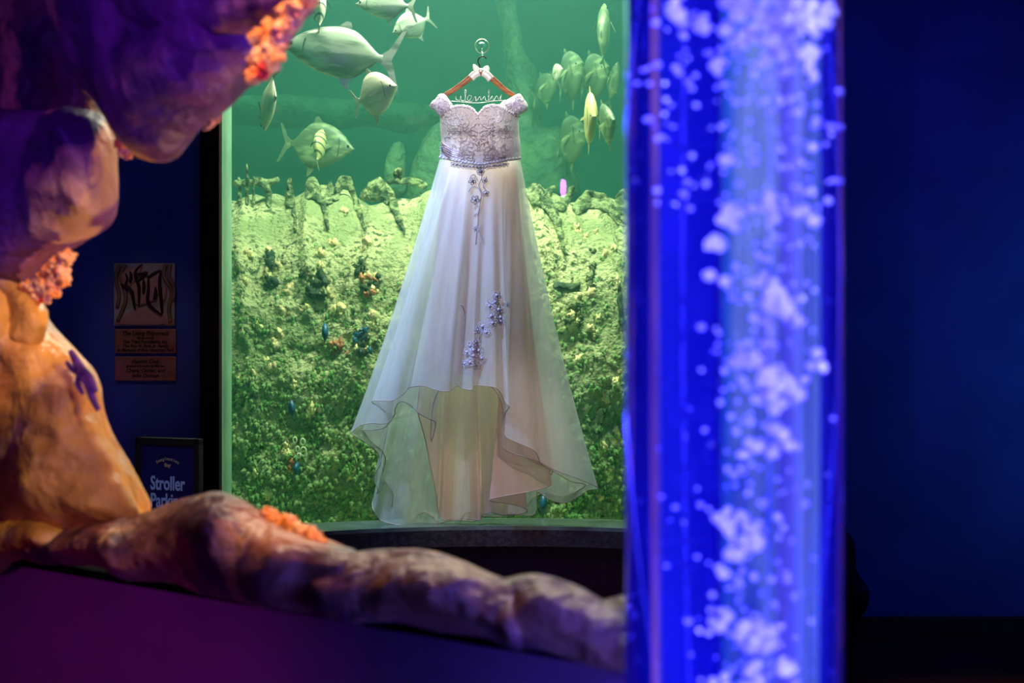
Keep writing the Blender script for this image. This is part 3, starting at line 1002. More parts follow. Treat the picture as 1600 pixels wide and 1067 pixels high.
bm = bmesh.new()
NU, NW = 70, 44
front = []
for j in range(NW + 1):
    row = []
    for i in range(NU + 1):
        u = .5 - .5 * math.cos(math.pi * i / NU)
        xa = 688 + u * 123
        t = j / NW
        y = top_y(xa) + (bot_y(xa) - top_y(xa)) * t
        l, r = bodice_x(y)
        x = l + (r - l) * u
        row.append(bm.verts.new(P(x, y, DY - bod_depth(u, x, y))))
    front.append(row)
back = []
for j in range(NW + 1):
    row = [front[j][0]]
    for i in range(1, NU):
        u = .5 - .5 * math.cos(math.pi * i / NU)
        xa = 688 + u * 123
        y0 = max(181, float(top_y(xa)) + 14)
        y = y0 + (bot_y(xa) - y0) * j / NW
        l, r = bodice_x(y)
        row.append(bm.verts.new(P(l + (r - l) * u, y, DY + .05 * math.sqrt(max(0, 1 - (2 * u - 1) ** 2)))))
    row.append(front[j][NU])
    back.append(row)
for j in range(NW):
    for i in range(NU):
        bm.faces.new((front[j][i], front[j][i + 1], front[j + 1][i + 1], front[j + 1][i]))
        bm.faces.new((back[j][i + 1], back[j][i], back[j + 1][i], back[j + 1][i + 1]))
bod = link('bodice', bm, 'bodice', dress)
bb = mesh_bvh(bod)


def on(bvh, pts, off=.002):
    out = []
    for x, y in pts:
        q = project(bvh, x, y, off)
        if q is None: q = P(x, y, DY - .09)
        out.append(q)
    return out


def ribbon_path(bm, bvh, pts, r, off=.002, seg=5, step=1.6):
    d = [tuple(p[:2]) for p in catmull(pts, step)]
    q = on(bvh, d, off)
    tube(bm, q, r, seg)


# smooth side panels on the bodice front between the boning seams
for side in (-1, 1):
    bm = bmesh.new()
    xs0 = (703, 718) if side < 0 else (773, 790)
    prev = None
    for j in range(24):
        t = j / 23
        y = 186 + t * 58
        wdt = 1 - .75 * abs(t - .35) if side > 0 else 1 - .6 * abs(t - .5)
        c = (xs0[0] + xs0[1]) / 2 + side * (-2 * t)
        row = [bm.verts.new(q) for q in on(bb, [(c + (k / 6 - .5) * (xs0[1] - xs0[0]) * wdt, y) for k in range(7)], .0022)]
        if prev:
            for k in range(6): bm.faces.new((prev[k], prev[k + 1], row[k + 1], row[k]))
        prev = row
    link('side_panel', bm, 'bodice_panel', bod)
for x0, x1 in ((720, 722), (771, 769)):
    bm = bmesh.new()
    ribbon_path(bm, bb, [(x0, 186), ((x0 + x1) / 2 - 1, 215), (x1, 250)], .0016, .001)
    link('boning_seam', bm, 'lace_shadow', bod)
# scalloped lace along the neckline
bm = bmesh.new()
nl = [(x, float(top_y(x))) for x in np.arange(689, 811, 3.2)]
for i, (x, y) in enumerate(nl):
    u = (x - 688) / 123
    c = P(x, y - .6, DY - bod_depth(u, x, y + 1) - .002)
    blob(bm, c, .0062, i, 1, .3, (1, .35, .9))
tag(link('neckline_lace', bm, 'lace', bod), kind='stuff')
# lace relief on the cups and the centre
bm = bmesh.new(); bm2 = bmesh.new()
rnd = random.Random(11)
def scroll(b, bvh, x, y, s, dirn, turn, r=.0012, off=.0022):
    pts = []
    for k in range(9):
        t = k / 8
        a = dirn + turn * t * t * 3.2
        x += math.cos(a) * s / 8; y += math.sin(a) * s / 8
        pts.append((x, y))
    q = [project(bvh, px_, py_, off) for px_, py_ in pts]
    q = [v for v in q if v is not None]
    if len(q) > 3 and all((q[i + 1] - q[i]).length < .02 for i in range(len(q) - 1)): tube(b, q, [r * (1.2 - .7 * i / len(q)) for i in range(len(q))], 4)


for i in range(80):                   # mirrored tracery on the stomach panel
    x = rnd.uniform(0, 46); y = rnd.uniform(200, 250)
    s = rnd.uniform(10, 20); a = rnd.uniform(0, 6.28); tn = rnd.choice((-1, 1)) * rnd.uniform(.5, 1.2)
    for sg in (1, -1):
        aa = a if sg > 0 else math.pi - a
        scroll(bm, bb, 748 + sg * x, y, s, aa, tn * sg)
for i in range(150):
    cx = rnd.choice((708, 778)); 
    scroll(bm2, bb, cx + rnd.gauss(0, 11), 184 + rnd.gauss(0, 10), rnd.uniform(5, 10), rnd.uniform(0, 6.28), rnd.choice((-1, 1)), .0015, .003)
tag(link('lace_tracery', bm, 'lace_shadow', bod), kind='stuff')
tag(link('cup_lace', bm2, 'lace', bod), kind='stuff')
# pleated sash on the left waist
for k in range(6):
    bm = bmesh.new()
    ribbon_path(bm, bb, [(688.5, 222 + k * 4), (698, 228 + k * 3.6), (708, 234 + k * 3.2), (720, 238 + k * 2.9)], [.003] * 1 and .0028, .0005)
    link('sash_pleat', bm, 'lace_bright', bod)
bm = bmesh.new()
for i in range(26):
    x = 689 + i * 4.9
    c = project(bb, x, float(bot_y(x)) - 2.2, .003)
    if c: blob(bm, c, .0058, i, 1, .5, (1.2, .5, .8))
tag(link('waist_lace', bm, 'lace', bod), kind='stuff')

# off-the-shoulder sleeves
for poly, lab in (([(670, 165), (680, 155), (690, 146), (697, 150), (703, 158), (710, 168), (706, 175), (696, 179), (688, 182), (680, 174), (673, 169)], 1),
                  ([(779, 166), (786, 159), (795, 155), (804, 150), (812, 147), (819, 155), (825, 164), (824, 172), (816, 178), (809, 181), (800, 175), (789, 172)], 2)):
    b = pillow(poly, DY - .05, .035, 9, step=3, noisy=.007, nscale=60, seed=lab)
    s = link('sleeve', b, 'lace', dress)
    sb = mesh_bvh(s)
    bm = bmesh.new()
    cx = sum(p[0] for p in poly) / len(poly); cy = sum(p[1] for p in poly) / len(poly)
    for i in range(60):
        scroll(bm, sb, cx + rnd.gauss(0, 9), cy + rnd.gauss(0, 7), rnd.uniform(4, 9), rnd.uniform(0, 6.28), rnd.choice((-1, 1)), .0015, .002)
    tag(link('sleeve_lace', bm, 'lace_bright', s), kind='stuff')


# appliques on the skirt
def flower(b, bvh, x, y, r, n=6, rot=0, rad=.0012, off=.004):
    for k in range(n):
        a = rot + k * 2 * math.pi / n
        pts = []
        for t in np.linspace(0, 2 * math.pi, 9):
            lx = r * .55 + r * .5 * math.cos(t); ly = r * .3 * math.sin(t)
            pts.append((x + lx * math.cos(a) - ly * math.sin(a), y + lx * math.sin(a) + ly * math.cos(a)))
        q = [project(bvh, px_, py_, off) for px_, py_ in pts]
        if all(v is not None for v in q) and max((q[i + 1] - q[i]).length for i in range(8)) < .02: tube(b, q, rad, 4)
    c = project(bvh, x, y, off + .002)
    if c: blob(b, c, r * .0007 + .001, 1, 1, .1)


bm = bmesh.new()
for i in range(17):
    flower(bm, ob, 708 + i * 5.2, 258 + 3 * math.cos((i - 8) / 4), 4.2, 5, i, .0011)
flower(bm, ob, 751, 268, 6, 8)
flower(bm, ob, 738, 283, 6, 5, .4, .0016)
flower(bm, ob, 742, 312, 7, 5, .2, .0018)
flower(bm, ob, 759, 302, 5, 5, .9, .0014)
flower(bm, ob, 757, 282, 4.5, 6, .3, .0012)
flower(bm, ob, 743, 358, 3.5, 4, .3, .0012)
for pts in ([(750, 262), (753, 275), (748, 290), (752, 302), (750, 318), (747, 332), (746, 350), (744, 366), (743, 382)],
            [(732, 300), (738, 292), (747, 294), (752, 306), (748, 316)], [(741, 326), (745, 321), (749, 326), (747, 334)],
            [(740, 338), (744, 334), (747, 338)], [(742, 356), (746, 352), (746, 362)], [(760, 276), (755, 290), (759, 298)], [(735, 276), (741, 273), (746, 282)]):
    ribbon_path(bm, ob, pts, .0016, .004)
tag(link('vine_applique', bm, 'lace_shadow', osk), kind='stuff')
for cl in ([(776, 462, 7), (792, 475, 6), (765, 478, 7), (779, 484, 8), (768, 494, 8), (782, 496, 7), (770, 505, 7), (754, 510, 8), (746, 516, 6), (760, 519, 6), (783, 502, 6), (774, 472, 6)],
           [(735, 540, 7), (744, 535, 6), (730, 550, 6), (748, 548, 8), (740, 556, 8), (735, 566, 7), (745, 569, 8), (726, 568, 6), (753, 560, 6), (740, 547, 6)]):
    bm = bmesh.new()
    for x, y, r in cl:
        flower(bm, ob, x, y, r, rnd.choice((5, 6)), rnd.uniform(0, 1), .0013, .006)
        for k in range(2):
            scroll(bm, ob, x + rnd.uniform(-5, 5), y + rnd.uniform(-5, 5), rnd.uniform(5, 9), rnd.uniform(0, 6.28), 1, .0012, .007)
    tag(link('flower_applique', bm, 'lace_bright', osk), kind='stuff')
bm = bmesh.new()
for pts in ([(752, 520), (748, 532), (744, 545)], [(751, 352), (747, 360), (752, 372), (752, 378)], [(720, 476), (725, 485), (726, 510), (722, 545)]):
    ribbon_path(bm, ob, pts, .0015, .004)
tag(link('vine_applique', bm, 'lace_bright', osk), kind='stuff')

# ------------------------------------------------------------ hanger
HY = 5.12
hanger = empty('clothes_hanger', P(751, 112, HY), 'wooden clothes hanger with black hook holding the wedding dress', 'hanger')
for nm, pts in (('arm', [(751, 113), (738, 119), (724, 130), (708, 141), (694, 149)]), ('arm', [(751, 113), (764, 119), (777, 130), (791, 142), (804, 150)])):
    bm = bmesh.new()
    d = catmull(pts, 3)
    tube(bm, [P(p[0], p[1], HY - .012 * (1 - abs(p[0] - 751) / 60)) for p in d], [.0105 - .003 * abs(p[0] - 751) / 55 for p in d], 10, .55)
    link(nm, bm, 'wood', hanger)
for pts, nm in (([(749, 113), (742, 116), (736, 122)], 'ribbon_wrap'), ([(754, 113), (761, 117), (767, 124)], 'ribbon_wrap')):
    bm = bmesh.new()
    d = catmull(pts, 2)
    tube(bm, [P(p[0], p[1], HY - .012) for p in d], .0122, 10, .62)
    link(nm, bm, 'satin', hanger)
bm = bmesh.new()
hk = catmull([(751, 112), (749.5, 103), (747, 97), (748, 91.5), (752, 88.5), (757, 88.3), (760, 92)], 1.5)
tube(bm, [P(p[0], p[1], HY) for p in hk], .0021, 8)
link('hook', bm, 'wire', hanger)
bm = bmesh.new()
wd = [[(712, 150), (713, 155), (718, 157), (720, 150), (721, 157), (726, 156), (728, 141), (726, 140), (727, 157), (732, 158), (737, 151), (733, 149), (730, 155), (736, 159), (743, 151), (744, 158), (750, 151), (752, 157), (757, 151),
       (759, 157), (763, 156), (765, 141), (763, 140), (764, 157), (769, 150), (771, 157), (776, 150), (780, 157), (783, 148), (783, 157), (790, 156)],
      [(705, 158), (720, 159), (745, 161), (770, 158), (795, 157)]]
for pts in wd:
    d = catmull(pts, 1.2)
    tube(bm, [P(p[0], p[1], HY - .004) for p in d], .0010, 5)
link('wire_lettering', bm, 'wire_silver', hanger)
bow = empty('ribbon_bow', P(751, 109, HY - .02), 'sheer white ribbon bow tied around the hanger hook', 'bow')
for poly in ([(750, 108), (744, 102), (739, 101), (740, 110), (746, 111)], [(752, 109), (757, 104), (763, 103), (765, 109), (762, 113), (757, 111)]):
    link('bow_loop', pillow(poly, HY - .016, .010, 3, step=1.6, noisy=.001, nscale=80), 'bow', bow)
bm = bmesh.new(); blob(bm, P(751, 109.5, HY - .02), .006, 1, 2, .2)
link('knot', bm, 'bow', bow)

gy = arc(GR, P(753, 72, 5.3).x)
sc_ = empty('suction_hook', P(753, 72, gy), 'clear suction cup hook stuck on the glass above the dress', 'hook')
bm = bmesh.new()
prof = [(.0225, .0), (.0228, .002), (.021, .004), (.012, .009), (.007, .016), (.006, .022), (.002, .024)]
rings = []
c = P(753, 72, gy)
for r, d in prof:
    rings.append([bm.verts.new(c + Vector((r * math.cos(k / 32 * 2 * math.pi), -d - .001, r * 1.05 * math.sin(k / 32 * 2 * math.pi)))) for k in range(32)])
for i in range(len(rings) - 1):
    for k in range(32): bm.faces.new((rings[i][k], rings[i][(k + 1) % 32], rings[i + 1][(k + 1) % 32], rings[i + 1][k]))
bm.faces.new(rings[-1])
link('suction_cup', bm, 'clear', sc_)
bm = bmesh.new()
tube(bm, [c + Vector((.0228 * math.cos(t), -.002, .0239 * math.sin(t))) for t in np.linspace(0, 2 * math.pi, 33)[:-1]], .0011, 6, closed=True)
link('rim', bm, 'cream', sc_)
bm = bmesh.new()
tube(bm, [P(753, 72, gy - .02), P(753, 78, gy - .04), P(753.5, 84, gy - .08), P(754, 88.5, HY + .004), P(754, 90, HY - .006), P(754.5, 87.5, HY - .016)], [.004, .004, .0035, .003, .0028, .002], 8)
link('hook_tip', bm, 'clear', sc_)


# ------------------------------------------------------------ plaques and sign on the left
def text(s, px, py, Y, size_px, m, parent, shear=0, bold=0, ext=.0008, wscale=1.0, rot=(R(90), 0, 0), at=None, name='lettering'):
    cu = bpy.data.curves.new('txt', 'FONT')
    cu.body = s
    cu.align_x = 'CENTER'
    cu.align_y = 'CENTER'
    cu.size = size_px / FPX * Y
    cu.shear = shear
    cu.offset = bold
    cu.extrude = ext
    cu.resolution_u = 3
    to = bpy.data.objects.new('txt', cu)
    C.objects.link(to)
    bpy.context.view_layer.update()
    me = bpy.data.meshes.new_from_object(to)
    bpy.data.objects.remove(to)
    me.name = name
    o = bpy.data.objects.new(name, me)
    C.objects.link(o)
    me.materials.clear()
    me.materials.append(M[m])
    loc = at if at is not None else P(px, py, Y)
    me.transform(Matrix.Translation(loc - origin_of(parent)) @ Euler(rot).to_matrix().to_4x4() @ Matrix.Diagonal((wscale, 1, 1, 1)))
    o.parent = parent
    return o


PY = 5.0 - .012
def slab(name, x0, y0, x1, y1, m, parent, Y0=PY, Y1=4.9999, bev=.0015):
    a = P(x0, y1, Y0); b = P(x1, y0, Y0)
    return boxobj(name, (a.x, Y0, a.z), (b.x, Y1, b.z), m, parent, bev)


pl = empty('picture_tile', P(226, 510, PY), 'square wall tile showing two striped angelfish between kelp, above the text plaques', 'plaque')
slab('tile_body', 178, 411, 273, 509, 'tile', pl)
link('sand_relief', pillow([(179, 507), (179.5, 503), (182, 500), (200, 490), (215, 482), (235, 481), (255, 487), (269, 497), (271.5, 502), (272, 507), (250, 508), (200, 508)], PY - .001, .003, 8, step=4), 'tile_sand', pl)
for poly in ([(188, 430), (196, 423), (206, 418), (216, 421), (212, 438), (204, 448), (194, 446), (190, 438)], [(202, 452), (212, 440), (224, 434), (236, 432), (246, 427), (252, 440), (250, 455), (243, 468), (232, 474), (216, 478), (206, 468)],
             [(212, 422), (222, 413), (220, 425), (216, 434)], [(236, 430), (246, 424), (252, 422), (250, 440), (244, 440)], [(252, 455), (256, 445), (261, 452), (258, 470), (253, 470)]):
    link('fish_relief', pillow(poly, PY - .002, .007, 6, step=3), 'tile_sand', pl)
for st in ([(203, 424), (205, 432), (203, 442)], [(196, 427), (199, 436), (197, 446), (206, 456), (209, 474), (211, 483)], [(222, 413), (214, 420), (211, 430), (217, 448), (217, 478)], [(211, 428), (222, 428), (229, 426), (216, 440)],
           [(224, 436), (225, 448), (224, 460)], [(232, 431), (232, 450), (232, 474), (252, 492)], [(251, 422), (240, 428), (232, 434)], [(251, 422), (249, 440), (251, 462), (253, 490)], [(243, 448), (243, 458), (241, 468)], [(189, 444), (200, 452)]):
    bm = bmesh.new()
    d = catmull(st, 3)
    tube(bm, [P(p[0], p[1], PY - .009) for p in d], [.0022 + .0034 * math.sin(math.pi * i / len(d)) for i in range(len(d))], 5)
    link('black_stripe', bm, 'engrave', pl)
for st in ([(196, 413), (188, 430), (194, 452), (196, 470), (184, 502)], [(187, 414), (181, 432), (186, 460), (183, 480)], [(259, 413), (256, 432), (268, 455), (264, 480), (266, 504)], [(266, 413), (264, 432), (272, 450), (270, 470)]):
    bm = bmesh.new()
    d = catmull(st, 4)
    tube(bm, [P(p[0], p[1], PY - .004) for p in d], .006, 6, .6)
    link('kelp_relief', bm, 'kelp', pl)
p2 = empty('sponsor_plaque', P(227, 552, PY), 'copper plaque with five engraved lines directly under the picture tile', 'plaque')
slab('plate', 179.5, 514, 275, 552, 'plaque', p2)
TY = PY - .0006
for s, y, z, ws in (('The Living Shipwreck', 521, 9.2, .92), ('Sponsored by', 528, 5, .95), ('The Triad Foundation, Inc.', 534, 7, .93), ('The Roy H. Park, Jr. Family', 540.5, 7, .93), ('In Memory of Roy Hampton Park', 547, 7, .93)):
    text(s, 227, y, TY, z, 'engrave', p2, .25, .0005, wscale=ws)
p3 = empty('dedication_plaque', P(227, 595, PY), 'lowest copper plaque, engraved with hermit crab dedication lines', 'plaque')
slab('plate', 179.5, 557, 275, 595, 'plaque', p3)
for s, y, z in (('Hermit Crab', 565, 8.2), ('Sponsored in honor by Miss Inc.', 572, 4.6), ('Chase, Carter, and', 579, 8), ('Jelks Duncan', 587, 8)):
    text(s, 227, y, TY, z, 'engrave', p3, .25, .0005)

# stroller parking sign: a black-framed stand turned a little away
SYc = 4.45
sg_o = P(264, 800, SYc)
sgn = empty('parking_sign', (sg_o.x, sg_o.y, 0), 'black-framed blue stand sign reading Stroller Parking by the window trim', 'sign')
sw, sh = .215, .30
yawm = Matrix.Rotation(R(-24), 4, 'Z')
ztop = P(215, 684, SYc).z
base_m = Matrix.Translation((sg_o.x, sg_o.y, ztop - sh / 2)) @ yawm


def sign_box(name, lo, hi, m, bev=.002):
    bm = bmesh.new()
    box(bm, lo, hi)
    if bev: bevel(bm, bev)
    bm.transform(base_m)
    return link(name, bm, m, sgn, smooth=False)


sign_box('panel', (-sw / 2 + .01, -.006, -sh / 2 + .01), (sw / 2 - .01, .004, sh / 2 - .01), 'sign_face', 0)
for lo, hi in (((-sw / 2, -.012, -sh / 2), (-sw / 2 + .018, .01, sh / 2)), ((sw / 2 - .018, -.012, -sh / 2), (sw / 2, .01, sh / 2)),
               ((-sw / 2, -.012, sh / 2 - .02), (sw / 2, .01, sh / 2)), ((-sw / 2, -.012, -sh / 2), (sw / 2, .01, -sh / 2 + .02))):
    sign_box('frame_bar', lo, hi, 'black')


def stext(s, x, z, size, m, ws=1, rotz=0, bold=0):
    loc = base_m @ Vector((x, -.0068, z))
    return text(s, 0, 0, 1, size * FPX, m, sgn, 0, bold, .0006, ws, rot=(base_m.to_3x3() @ Euler((R(90), 0, 0)).to_matrix() @ Matrix.Rotation(rotz, 3, 'Z')).to_euler(), at=loc)


stext('Stroller', .0, sh / 2 - .128, .054, 'sign_text', .70, 0, .0012)
stext('Parking', -.002, sh / 2 - .176, .054, 'sign_text', .70, 0, .0012)
for i, ch in enumerate('Imagination'):
    a = (i - 5) / 5
    stext(ch, a * .036, sh / 2 - .058 - a * a * .010, .012, 'sign_gold', 1, -a * .5, .0003)
stext('Bay', 0, sh / 2 - .076, .015, 'sign_gold', 1, 0, .0003)
bm = bmesh.new()
tube(bm, [Vector((sg_o.x, sg_o.y + .015, .02)), Vector((sg_o.x, sg_o.y + .015, ztop - sh + .04))], .016, 12)
link('pole', bm, 'black', sgn)
bm = bmesh.new()
bmesh.ops.create_cone(bm, cap_ends=True, segments=32, radius1=.15, radius2=.13, depth=.02)
bm.transform(Matrix.Translation((sg_o.x, sg_o.y + .015, .01)))
link('base', bm, 'black', sgn)

# dark rock at the foot of the far wall, mostly behind the tube
bm = bmesh.new()
blob(bm, (1.215, 6.2, .24), .25, 4, 4, .35, (.55, .7, 1.0))
for v in bm.verts:
    v.co.z = max(v.co.z, 0)
tag(link('dark_boulder', bm, 'brown_rock'), 'dark brown boulder by the far blue wall behind the bubble tube', 'boulder')


# ------------------------------------------------------------ near wall and artificial rock
def Yw(px, py=0):
    k = (px - 800) / FPX
    s = (2.9 * k + .928) / (1.0645 + .95 * k)
    return 2.9 - s * .95


nx, ny = .665, .747         # normal of the slanted wall pointing away from the viewer
A_ = Vector((-.928 - 1.0645 * .6, 2.9 + .95 * .6, 0)); B_ = Vector((.150, 1.938, 0))
bm = bmesh.new()
n_ = Vector((nx, ny, 0)) * .05
zt = .80
q = [A_, B_, B_ + n_, A_ + n_]
lo = [bm.verts.new(p) for p in q]; hi = [bm.verts.new(p + Vector((0, 0, zt))) for p in q]
bm.faces.new(lo[::-1]); bm.faces.new(hi)
for i in range(4): bm.faces.new((lo[i], lo[(i + 1) % 4], hi[(i + 1) % 4], hi[i]))
tag(link('wall_front', bm, 'painted_wall', smooth=False), kind='structure')
bm = bmesh.new()
e_ = Vector((nx, ny, 0)) * .004
q = [A_ - e_, B_ - e_, B_ + n_ + e_, A_ + n_ + e_]
lo = [bm.verts.new(p + Vector((0, 0, zt))) for p in q]; hi = [bm.verts.new(p + Vector((0, 0, zt + .014))) for p in q]
bm.faces.new(lo[::-1]); bm.faces.new(hi)
for i in range(4): bm.faces.new((lo[i], lo[(i + 1) % 4], hi[(i + 1) % 4], hi[i]))
M['matte_black'] = mat('matte_black', (.004, .003, .004), .9, spec=.05)
tag(link('gap_shade_strip', bm, 'matte_black', smooth=False), kind='structure')  # black cap put in as the dark gap under the rock

rockwork = empty('rock_archway', (-.5, 2.6, .8), 'painted artificial rock archway framing the view of the aquarium on the left', 'rock archway')


def boulder(poly, m, off=0, th=.12, rr=70, noisy=.03, nsc=5, seed=0, step=9, sharp=.5, label=None):
    b = pillow(poly, lambda x, y: Yw(x) + off, th, rr, step=step, noisy=noisy, nscale=nsc, seed=seed, sharp=sharp, crag=.016)
    o = link('boulder', b, m, rockwork)
    if label: o['label'] = label
    return o


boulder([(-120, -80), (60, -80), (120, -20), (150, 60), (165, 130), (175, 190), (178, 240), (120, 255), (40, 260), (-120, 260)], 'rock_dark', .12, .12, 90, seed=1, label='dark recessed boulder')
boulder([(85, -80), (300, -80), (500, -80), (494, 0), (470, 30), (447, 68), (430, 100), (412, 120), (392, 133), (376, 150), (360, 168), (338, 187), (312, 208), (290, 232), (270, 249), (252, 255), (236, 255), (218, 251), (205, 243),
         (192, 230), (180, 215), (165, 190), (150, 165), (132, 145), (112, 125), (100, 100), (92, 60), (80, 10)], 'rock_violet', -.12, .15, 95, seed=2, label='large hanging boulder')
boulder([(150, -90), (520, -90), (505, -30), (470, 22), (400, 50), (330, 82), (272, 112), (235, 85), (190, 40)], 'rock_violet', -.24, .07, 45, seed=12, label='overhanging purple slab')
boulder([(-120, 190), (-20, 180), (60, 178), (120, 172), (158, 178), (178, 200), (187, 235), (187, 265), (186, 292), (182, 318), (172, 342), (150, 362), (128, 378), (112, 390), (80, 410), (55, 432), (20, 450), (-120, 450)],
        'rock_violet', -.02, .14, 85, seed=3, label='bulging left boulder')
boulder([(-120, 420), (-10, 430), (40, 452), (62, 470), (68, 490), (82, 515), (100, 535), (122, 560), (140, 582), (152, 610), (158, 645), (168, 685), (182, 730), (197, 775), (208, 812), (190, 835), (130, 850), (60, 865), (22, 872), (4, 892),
         (-20, 910), (-120, 910)], 'rock', .02, .15, 100, noisy=.05, nsc=4, seed=4, label='tan rock column')
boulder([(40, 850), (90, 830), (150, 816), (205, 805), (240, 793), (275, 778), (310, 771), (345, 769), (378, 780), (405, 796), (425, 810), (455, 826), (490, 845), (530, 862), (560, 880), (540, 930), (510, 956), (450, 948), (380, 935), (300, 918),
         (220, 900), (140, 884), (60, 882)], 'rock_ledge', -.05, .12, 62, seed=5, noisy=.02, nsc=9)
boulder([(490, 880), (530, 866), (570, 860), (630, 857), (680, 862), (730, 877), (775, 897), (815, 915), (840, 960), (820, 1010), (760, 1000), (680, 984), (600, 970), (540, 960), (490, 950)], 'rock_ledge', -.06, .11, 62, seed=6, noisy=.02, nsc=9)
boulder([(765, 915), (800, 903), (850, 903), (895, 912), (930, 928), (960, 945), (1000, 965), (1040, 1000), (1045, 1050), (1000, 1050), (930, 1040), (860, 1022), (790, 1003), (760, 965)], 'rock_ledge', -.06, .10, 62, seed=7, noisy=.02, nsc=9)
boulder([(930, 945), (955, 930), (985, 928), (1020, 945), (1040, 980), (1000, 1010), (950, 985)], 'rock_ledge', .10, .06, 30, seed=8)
boulder([(40, 450), (62, 468), (72, 500), (60, 560), (20, 560), (-10, 500), (0, 440)], 'rock', -.08, .05, 30, seed=9)
boulder([(-40, 840), (0, 800), (60, 810), (110, 830), (130, 860), (60, 868), (24, 880), (6, 898), (-40, 905)], 'rock', -.09, .07, 40, seed=10)


def coral(cells, off, label, seed):
    xs = [c[0] for c in cells]; ys = [c[1] for c in cells]
    cx = sum(xs) / len(xs); cy = sum(ys) / len(ys)
    e = empty('coral_cluster', P(cx, cy, Yw(cx) + off), label, 'coral')
    bm = bmesh.new()
    r2 = random.Random(seed)
    for i, (x, y, r) in enumerate(cells):
        Y = Yw(x) + off
        c = P(x, y, Y)
        blob(bm, c, r / FPX * Y, seed + i, 3, .8, (1, 1, .95))
        for k in range(5):
            a = r2.uniform(0, 6.28)
            blob(bm, c + Vector((math.cos(a), r2.uniform(-.8, .1), math.sin(a))) * (r * .75 / FPX * Y), r * .4 / FPX * Y, seed + i + k, 1, .3)
    tag(link('knobs', bm, 'coral', e), kind='stuff')
    return e


coral([(484, -4, 16), (466, 12, 18), (448, 22, 16), (455, 35, 15), (440, 45, 17), (438, 62, 14), (425, 70, 16), (432, 86, 13), (418, 98, 15), (408, 82, 14), (412, 113, 12), (396, 118, 13), (400, 100, 13), (420, 48, 15), (400, 60, 12)], -.31,
      'orange knobbly coral cluster hanging at the top beside the window', 1)
coral([(104, 402, 13), (92, 412, 13), (80, 424, 14), (98, 424, 12), (100, 438, 10), (85, 442, 12), (68, 436, 13), (70, 452, 12), (86, 455, 10), (58, 450, 13), (60, 464, 10), (45, 452, 13), (72, 466, 8)], -.10,
      'orange-red coral cluster between the left boulder and the tan column', 2)
coral([(418, 802, 10), (428, 812, 13), (440, 820, 14), (452, 818, 12), (462, 828, 14), (474, 836, 13), (485, 832, 11), (492, 842, 13), (500, 848, 9), (448, 832, 13), (470, 846, 11)], -.05,
      'bright orange coral cluster on the back of the rock ledge under the window', 3)
coral([(330, 188, 9), (338, 182, 8), (322, 196, 7)], -.10, 'tiny orange coral bump under the large hanging boulder', 4)
coral([(192, 238, 8), (200, 242, 7), (186, 225, 8)], -.08, 'tiny yellow-orange coral bump where two boulders meet', 5)

st_ = empty('sea_star', P(128, 585, Yw(128) - .14), 'dark purple sea star draped over the edge of the tan rock column', 'sea star')
for pts, r in (([(128, 580), (118, 562), (110, 548)], 9), ([(128, 580), (116, 578), (104, 566)], 7), ([(128, 580), (138, 600), (146, 625), (154, 640)], 9), ([(130, 580), (140, 590), (150, 612)], 8), ([(128, 582), (122, 598), (130, 615)], 7)):
    bm = bmesh.new()
    d = catmull(pts, 4)
    tube(bm, [P(p[0], p[1], Yw(p[0]) - .125) for p in d], [r * (1 - .55 * i / len(d)) / FPX * 2.7 for i in range(len(d))], 8, .6)
    link('arm', bm, 'star', st_)

# rock column added right of the frame for warm refractions in the tube
b = pillow([(1795, 235), (1825, 330), (1850, 500), (1862, 700), (1850, 800), (1870, 1000), (1885, 1270), (1700, 1270), (1715, 1000), (1735, 800), (1725, 700), (1740, 500), (1765, 330)], 4.0, .13, 60, step=22, noisy=.03, nscale=4, seed=31, crag=.016)
tag(link('added_rock_column', b, 'rock'), 'amber lit pointed rock column added out of frame right of the bubble tube', 'rock column')

# ------------------------------------------------------------ bubble tube
TYc = 1.55
TXc = (1145.5 - 800) / FPX * TYc
TR = .1045
tz0, tz1 = .30, 2.2
bt = empty('bubble_tube', (TXc, TYc, 0), 'tall clear acrylic bubble column lit blue, in the right foreground', 'bubble tube')


def cyl(r, z0, z1, seg=96, cap=True):
    bm = bmesh.new()
    rows = [[bm.verts.new((TXc + r * math.cos(k / seg * 2 * math.pi), TYc + r * math.sin(k / seg * 2 * math.pi), z)) for k in range(seg)] for z in (z0, z1)]
    for k in range(seg): bm.faces.new((rows[0][k], rows[0][(k + 1) % seg], rows[1][(k + 1) % seg], rows[1][k]))
    if cap:
        bm.faces.new(rows[0][::-1]); bm.faces.new(rows[1])
    return bm


acr = refract_glass('tube_acrylic', 1.49, (.98, .985, 1))
wat = refract_glass('tube_water', 1.333 / 1.49, (.9, .92, 1))
volume(wat, (.05, .05, 1), .08, (.16, .12, 1), 6.5)  # blue tint in the water stands in for blue lighting
link('acrylic_tube', cyl(TR, tz0, tz1), acr, bt)
link('water_column', cyl(TR - .010, tz0 + .01, tz1 - .01), wat, bt)
bub = refract_glass('bubble', 1.0)
M['bubble'] = mat('bubble', (.95, .95, 1), .25, spec=1)
bm = bmesh.new()
r3 = random.Random(21)
verts = []
ico = bmesh.new()
bmesh.ops.create_icosphere(ico, subdivisions=2, radius=1)
iv = [v.co.copy() for v in ico.verts]; ifc = [[v.index for v in f.verts] for f in ico.faces]
ico.free()
V_, F_ = [], []
rin = TR - .013


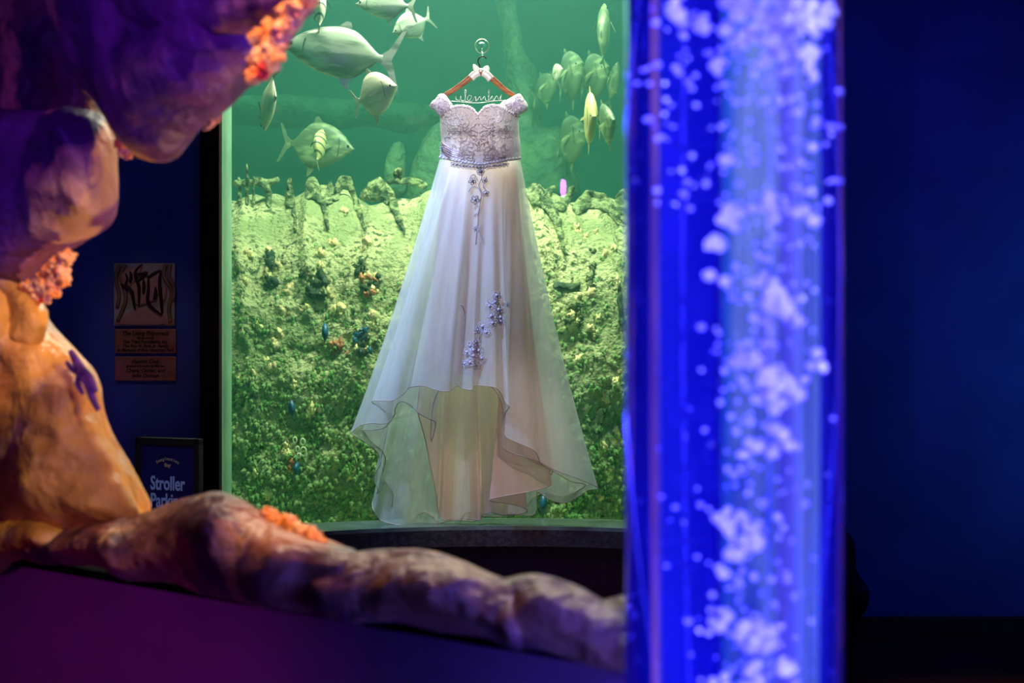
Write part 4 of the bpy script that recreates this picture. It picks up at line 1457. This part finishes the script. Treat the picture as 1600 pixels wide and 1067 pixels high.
def add_bubble(x, y, z, r, sx=1, sz=1):
    if math.hypot(x, y) + r * sx > rin: return
    k = len(V_)
    a = r3.uniform(0, 3)
    for v in iv:
        q = Vector((v.x * sx, v.y, v.z * sz))
        q = Matrix.Rotation(a if sz != 1 else 0, 3, 'Y') @ q
        V_.append((TXc + x + q.x * r - 0, TYc + y + q.y * r, z + q.z * r))
    F_.extend([[i + k for i in f] for f in ifc])


def zc(py): return CAMZ - (py - 533.5) / FPX * TYc
# wandering plume: clusters whose density follows the stream
clusters = [(1130, 345, 22, 9), (1205, 340, 20, 7), (1255, 345, 16, 4), (1115, 385, 16, 9), (1200, 465, 28, 18), (1225, 480, 16, 7), (1145, 270, 10, 2), (1195, 590, 30, 22), (1165, 560, 18, 8), (1205, 620, 18, 9), (1130, 580, 8, 2), (1215, 680, 22, 10),
            (1170, 690, 14, 5), (1135, 800, 22, 12), (1165, 830, 16, 7), (1150, 850, 14, 5), (1130, 880, 12, 2), (1180, 810, 10, 2), (1180, 965, 30, 22), (1140, 950, 18, 9), (1110, 1045, 20, 9), (1180, 1030, 24, 8), (1235, 1020, 16, 4), (1240, 600, 26, 8),
            (1285, 560, 14, 4), (1120, 440, 12, 3), (1190, 60, 40, 40), (1250, 40, 40, 40), (1170, 20, 40, 26), (1220, 100, 30, 18), (1260, 110, 20, 10), (1060, 30, 20, 6), (1100, 60, 30, 10), (1140, 110, 14, 3), (1290, 50, 16, 10)]
for cx, cy, sp_, n in clusters:
    yc = r3.uniform(-.04, .02)
    for i in range(int(n * .8)):
        x = ((cx - 1145.5) + r3.gauss(0, sp_ * .5)) / FPX * TYc * .75
        add_bubble(x, yc + r3.gauss(0, .012), zc(cy + r3.gauss(0, sp_ * .5)), r3.uniform(.0026, .0062), 1, r3.choice((1, 1, 1.5)))
for i in range(900):
    py = r3.uniform(-120, 1180)
    cx = 1190 + 22 * math.sin(py / 170) + r3.gauss(0, 46)
    if py < 330 and r3.random() < .75: cx = r3.uniform(1000, 1300)
    if py > 330 and r3.random() < .35: continue
    add_bubble((cx - 1145.5) / FPX * TYc * .76, r3.uniform(-.075, .075), zc(py), r3.choice((r3.uniform(.0008, .002), r3.uniform(.0015, .0032))))
me = bpy.data.meshes.new('bubble_stream')
me.from_pydata([(a - TXc, b - TYc, c) for a, b, c in V_], [], F_)
me.materials.append(M['bubble'])
me.shade_smooth()
o = bpy.data.objects.new('bubble_stream', me)
C.objects.link(o)
o.parent = bt
o['kind'] = 'stuff'
# pedestal and cap (below and above the frame)
bm = bmesh.new()
bmesh.ops.create_cone(bm, cap_ends=True, segments=64, radius1=.16, radius2=.15, depth=tz0 - .002)
bm.transform(Matrix.Translation((TXc, TYc, tz0 / 2 - .001)))
link('pedestal', bm, 'black', bt, smooth=False)
bm = bmesh.new()
bmesh.ops.create_cone(bm, cap_ends=True, segments=64, radius1=.12, radius2=.12, depth=.05)
bm.transform(Matrix.Translation((TXc, TYc, tz1 + .027)))
link('top_cap', bm, 'black', bt, smooth=False)
# unseen blue strips added inside the near wall to brighten bubbles, facing away
for a_ in (-52, 52):
    ax = math.sin(R(a_)) * (TR - .013); ay = -math.cos(R(a_)) * (TR - .013)
    o = area('bubble_fill_strip', (TXc + ax, TYc + ay, 1.25), (TXc, TYc, 1.25), .006, 62, (.36, .34, 1), 1.5)
    o.location = (ax, ay, 1.25)
    o.parent = bt
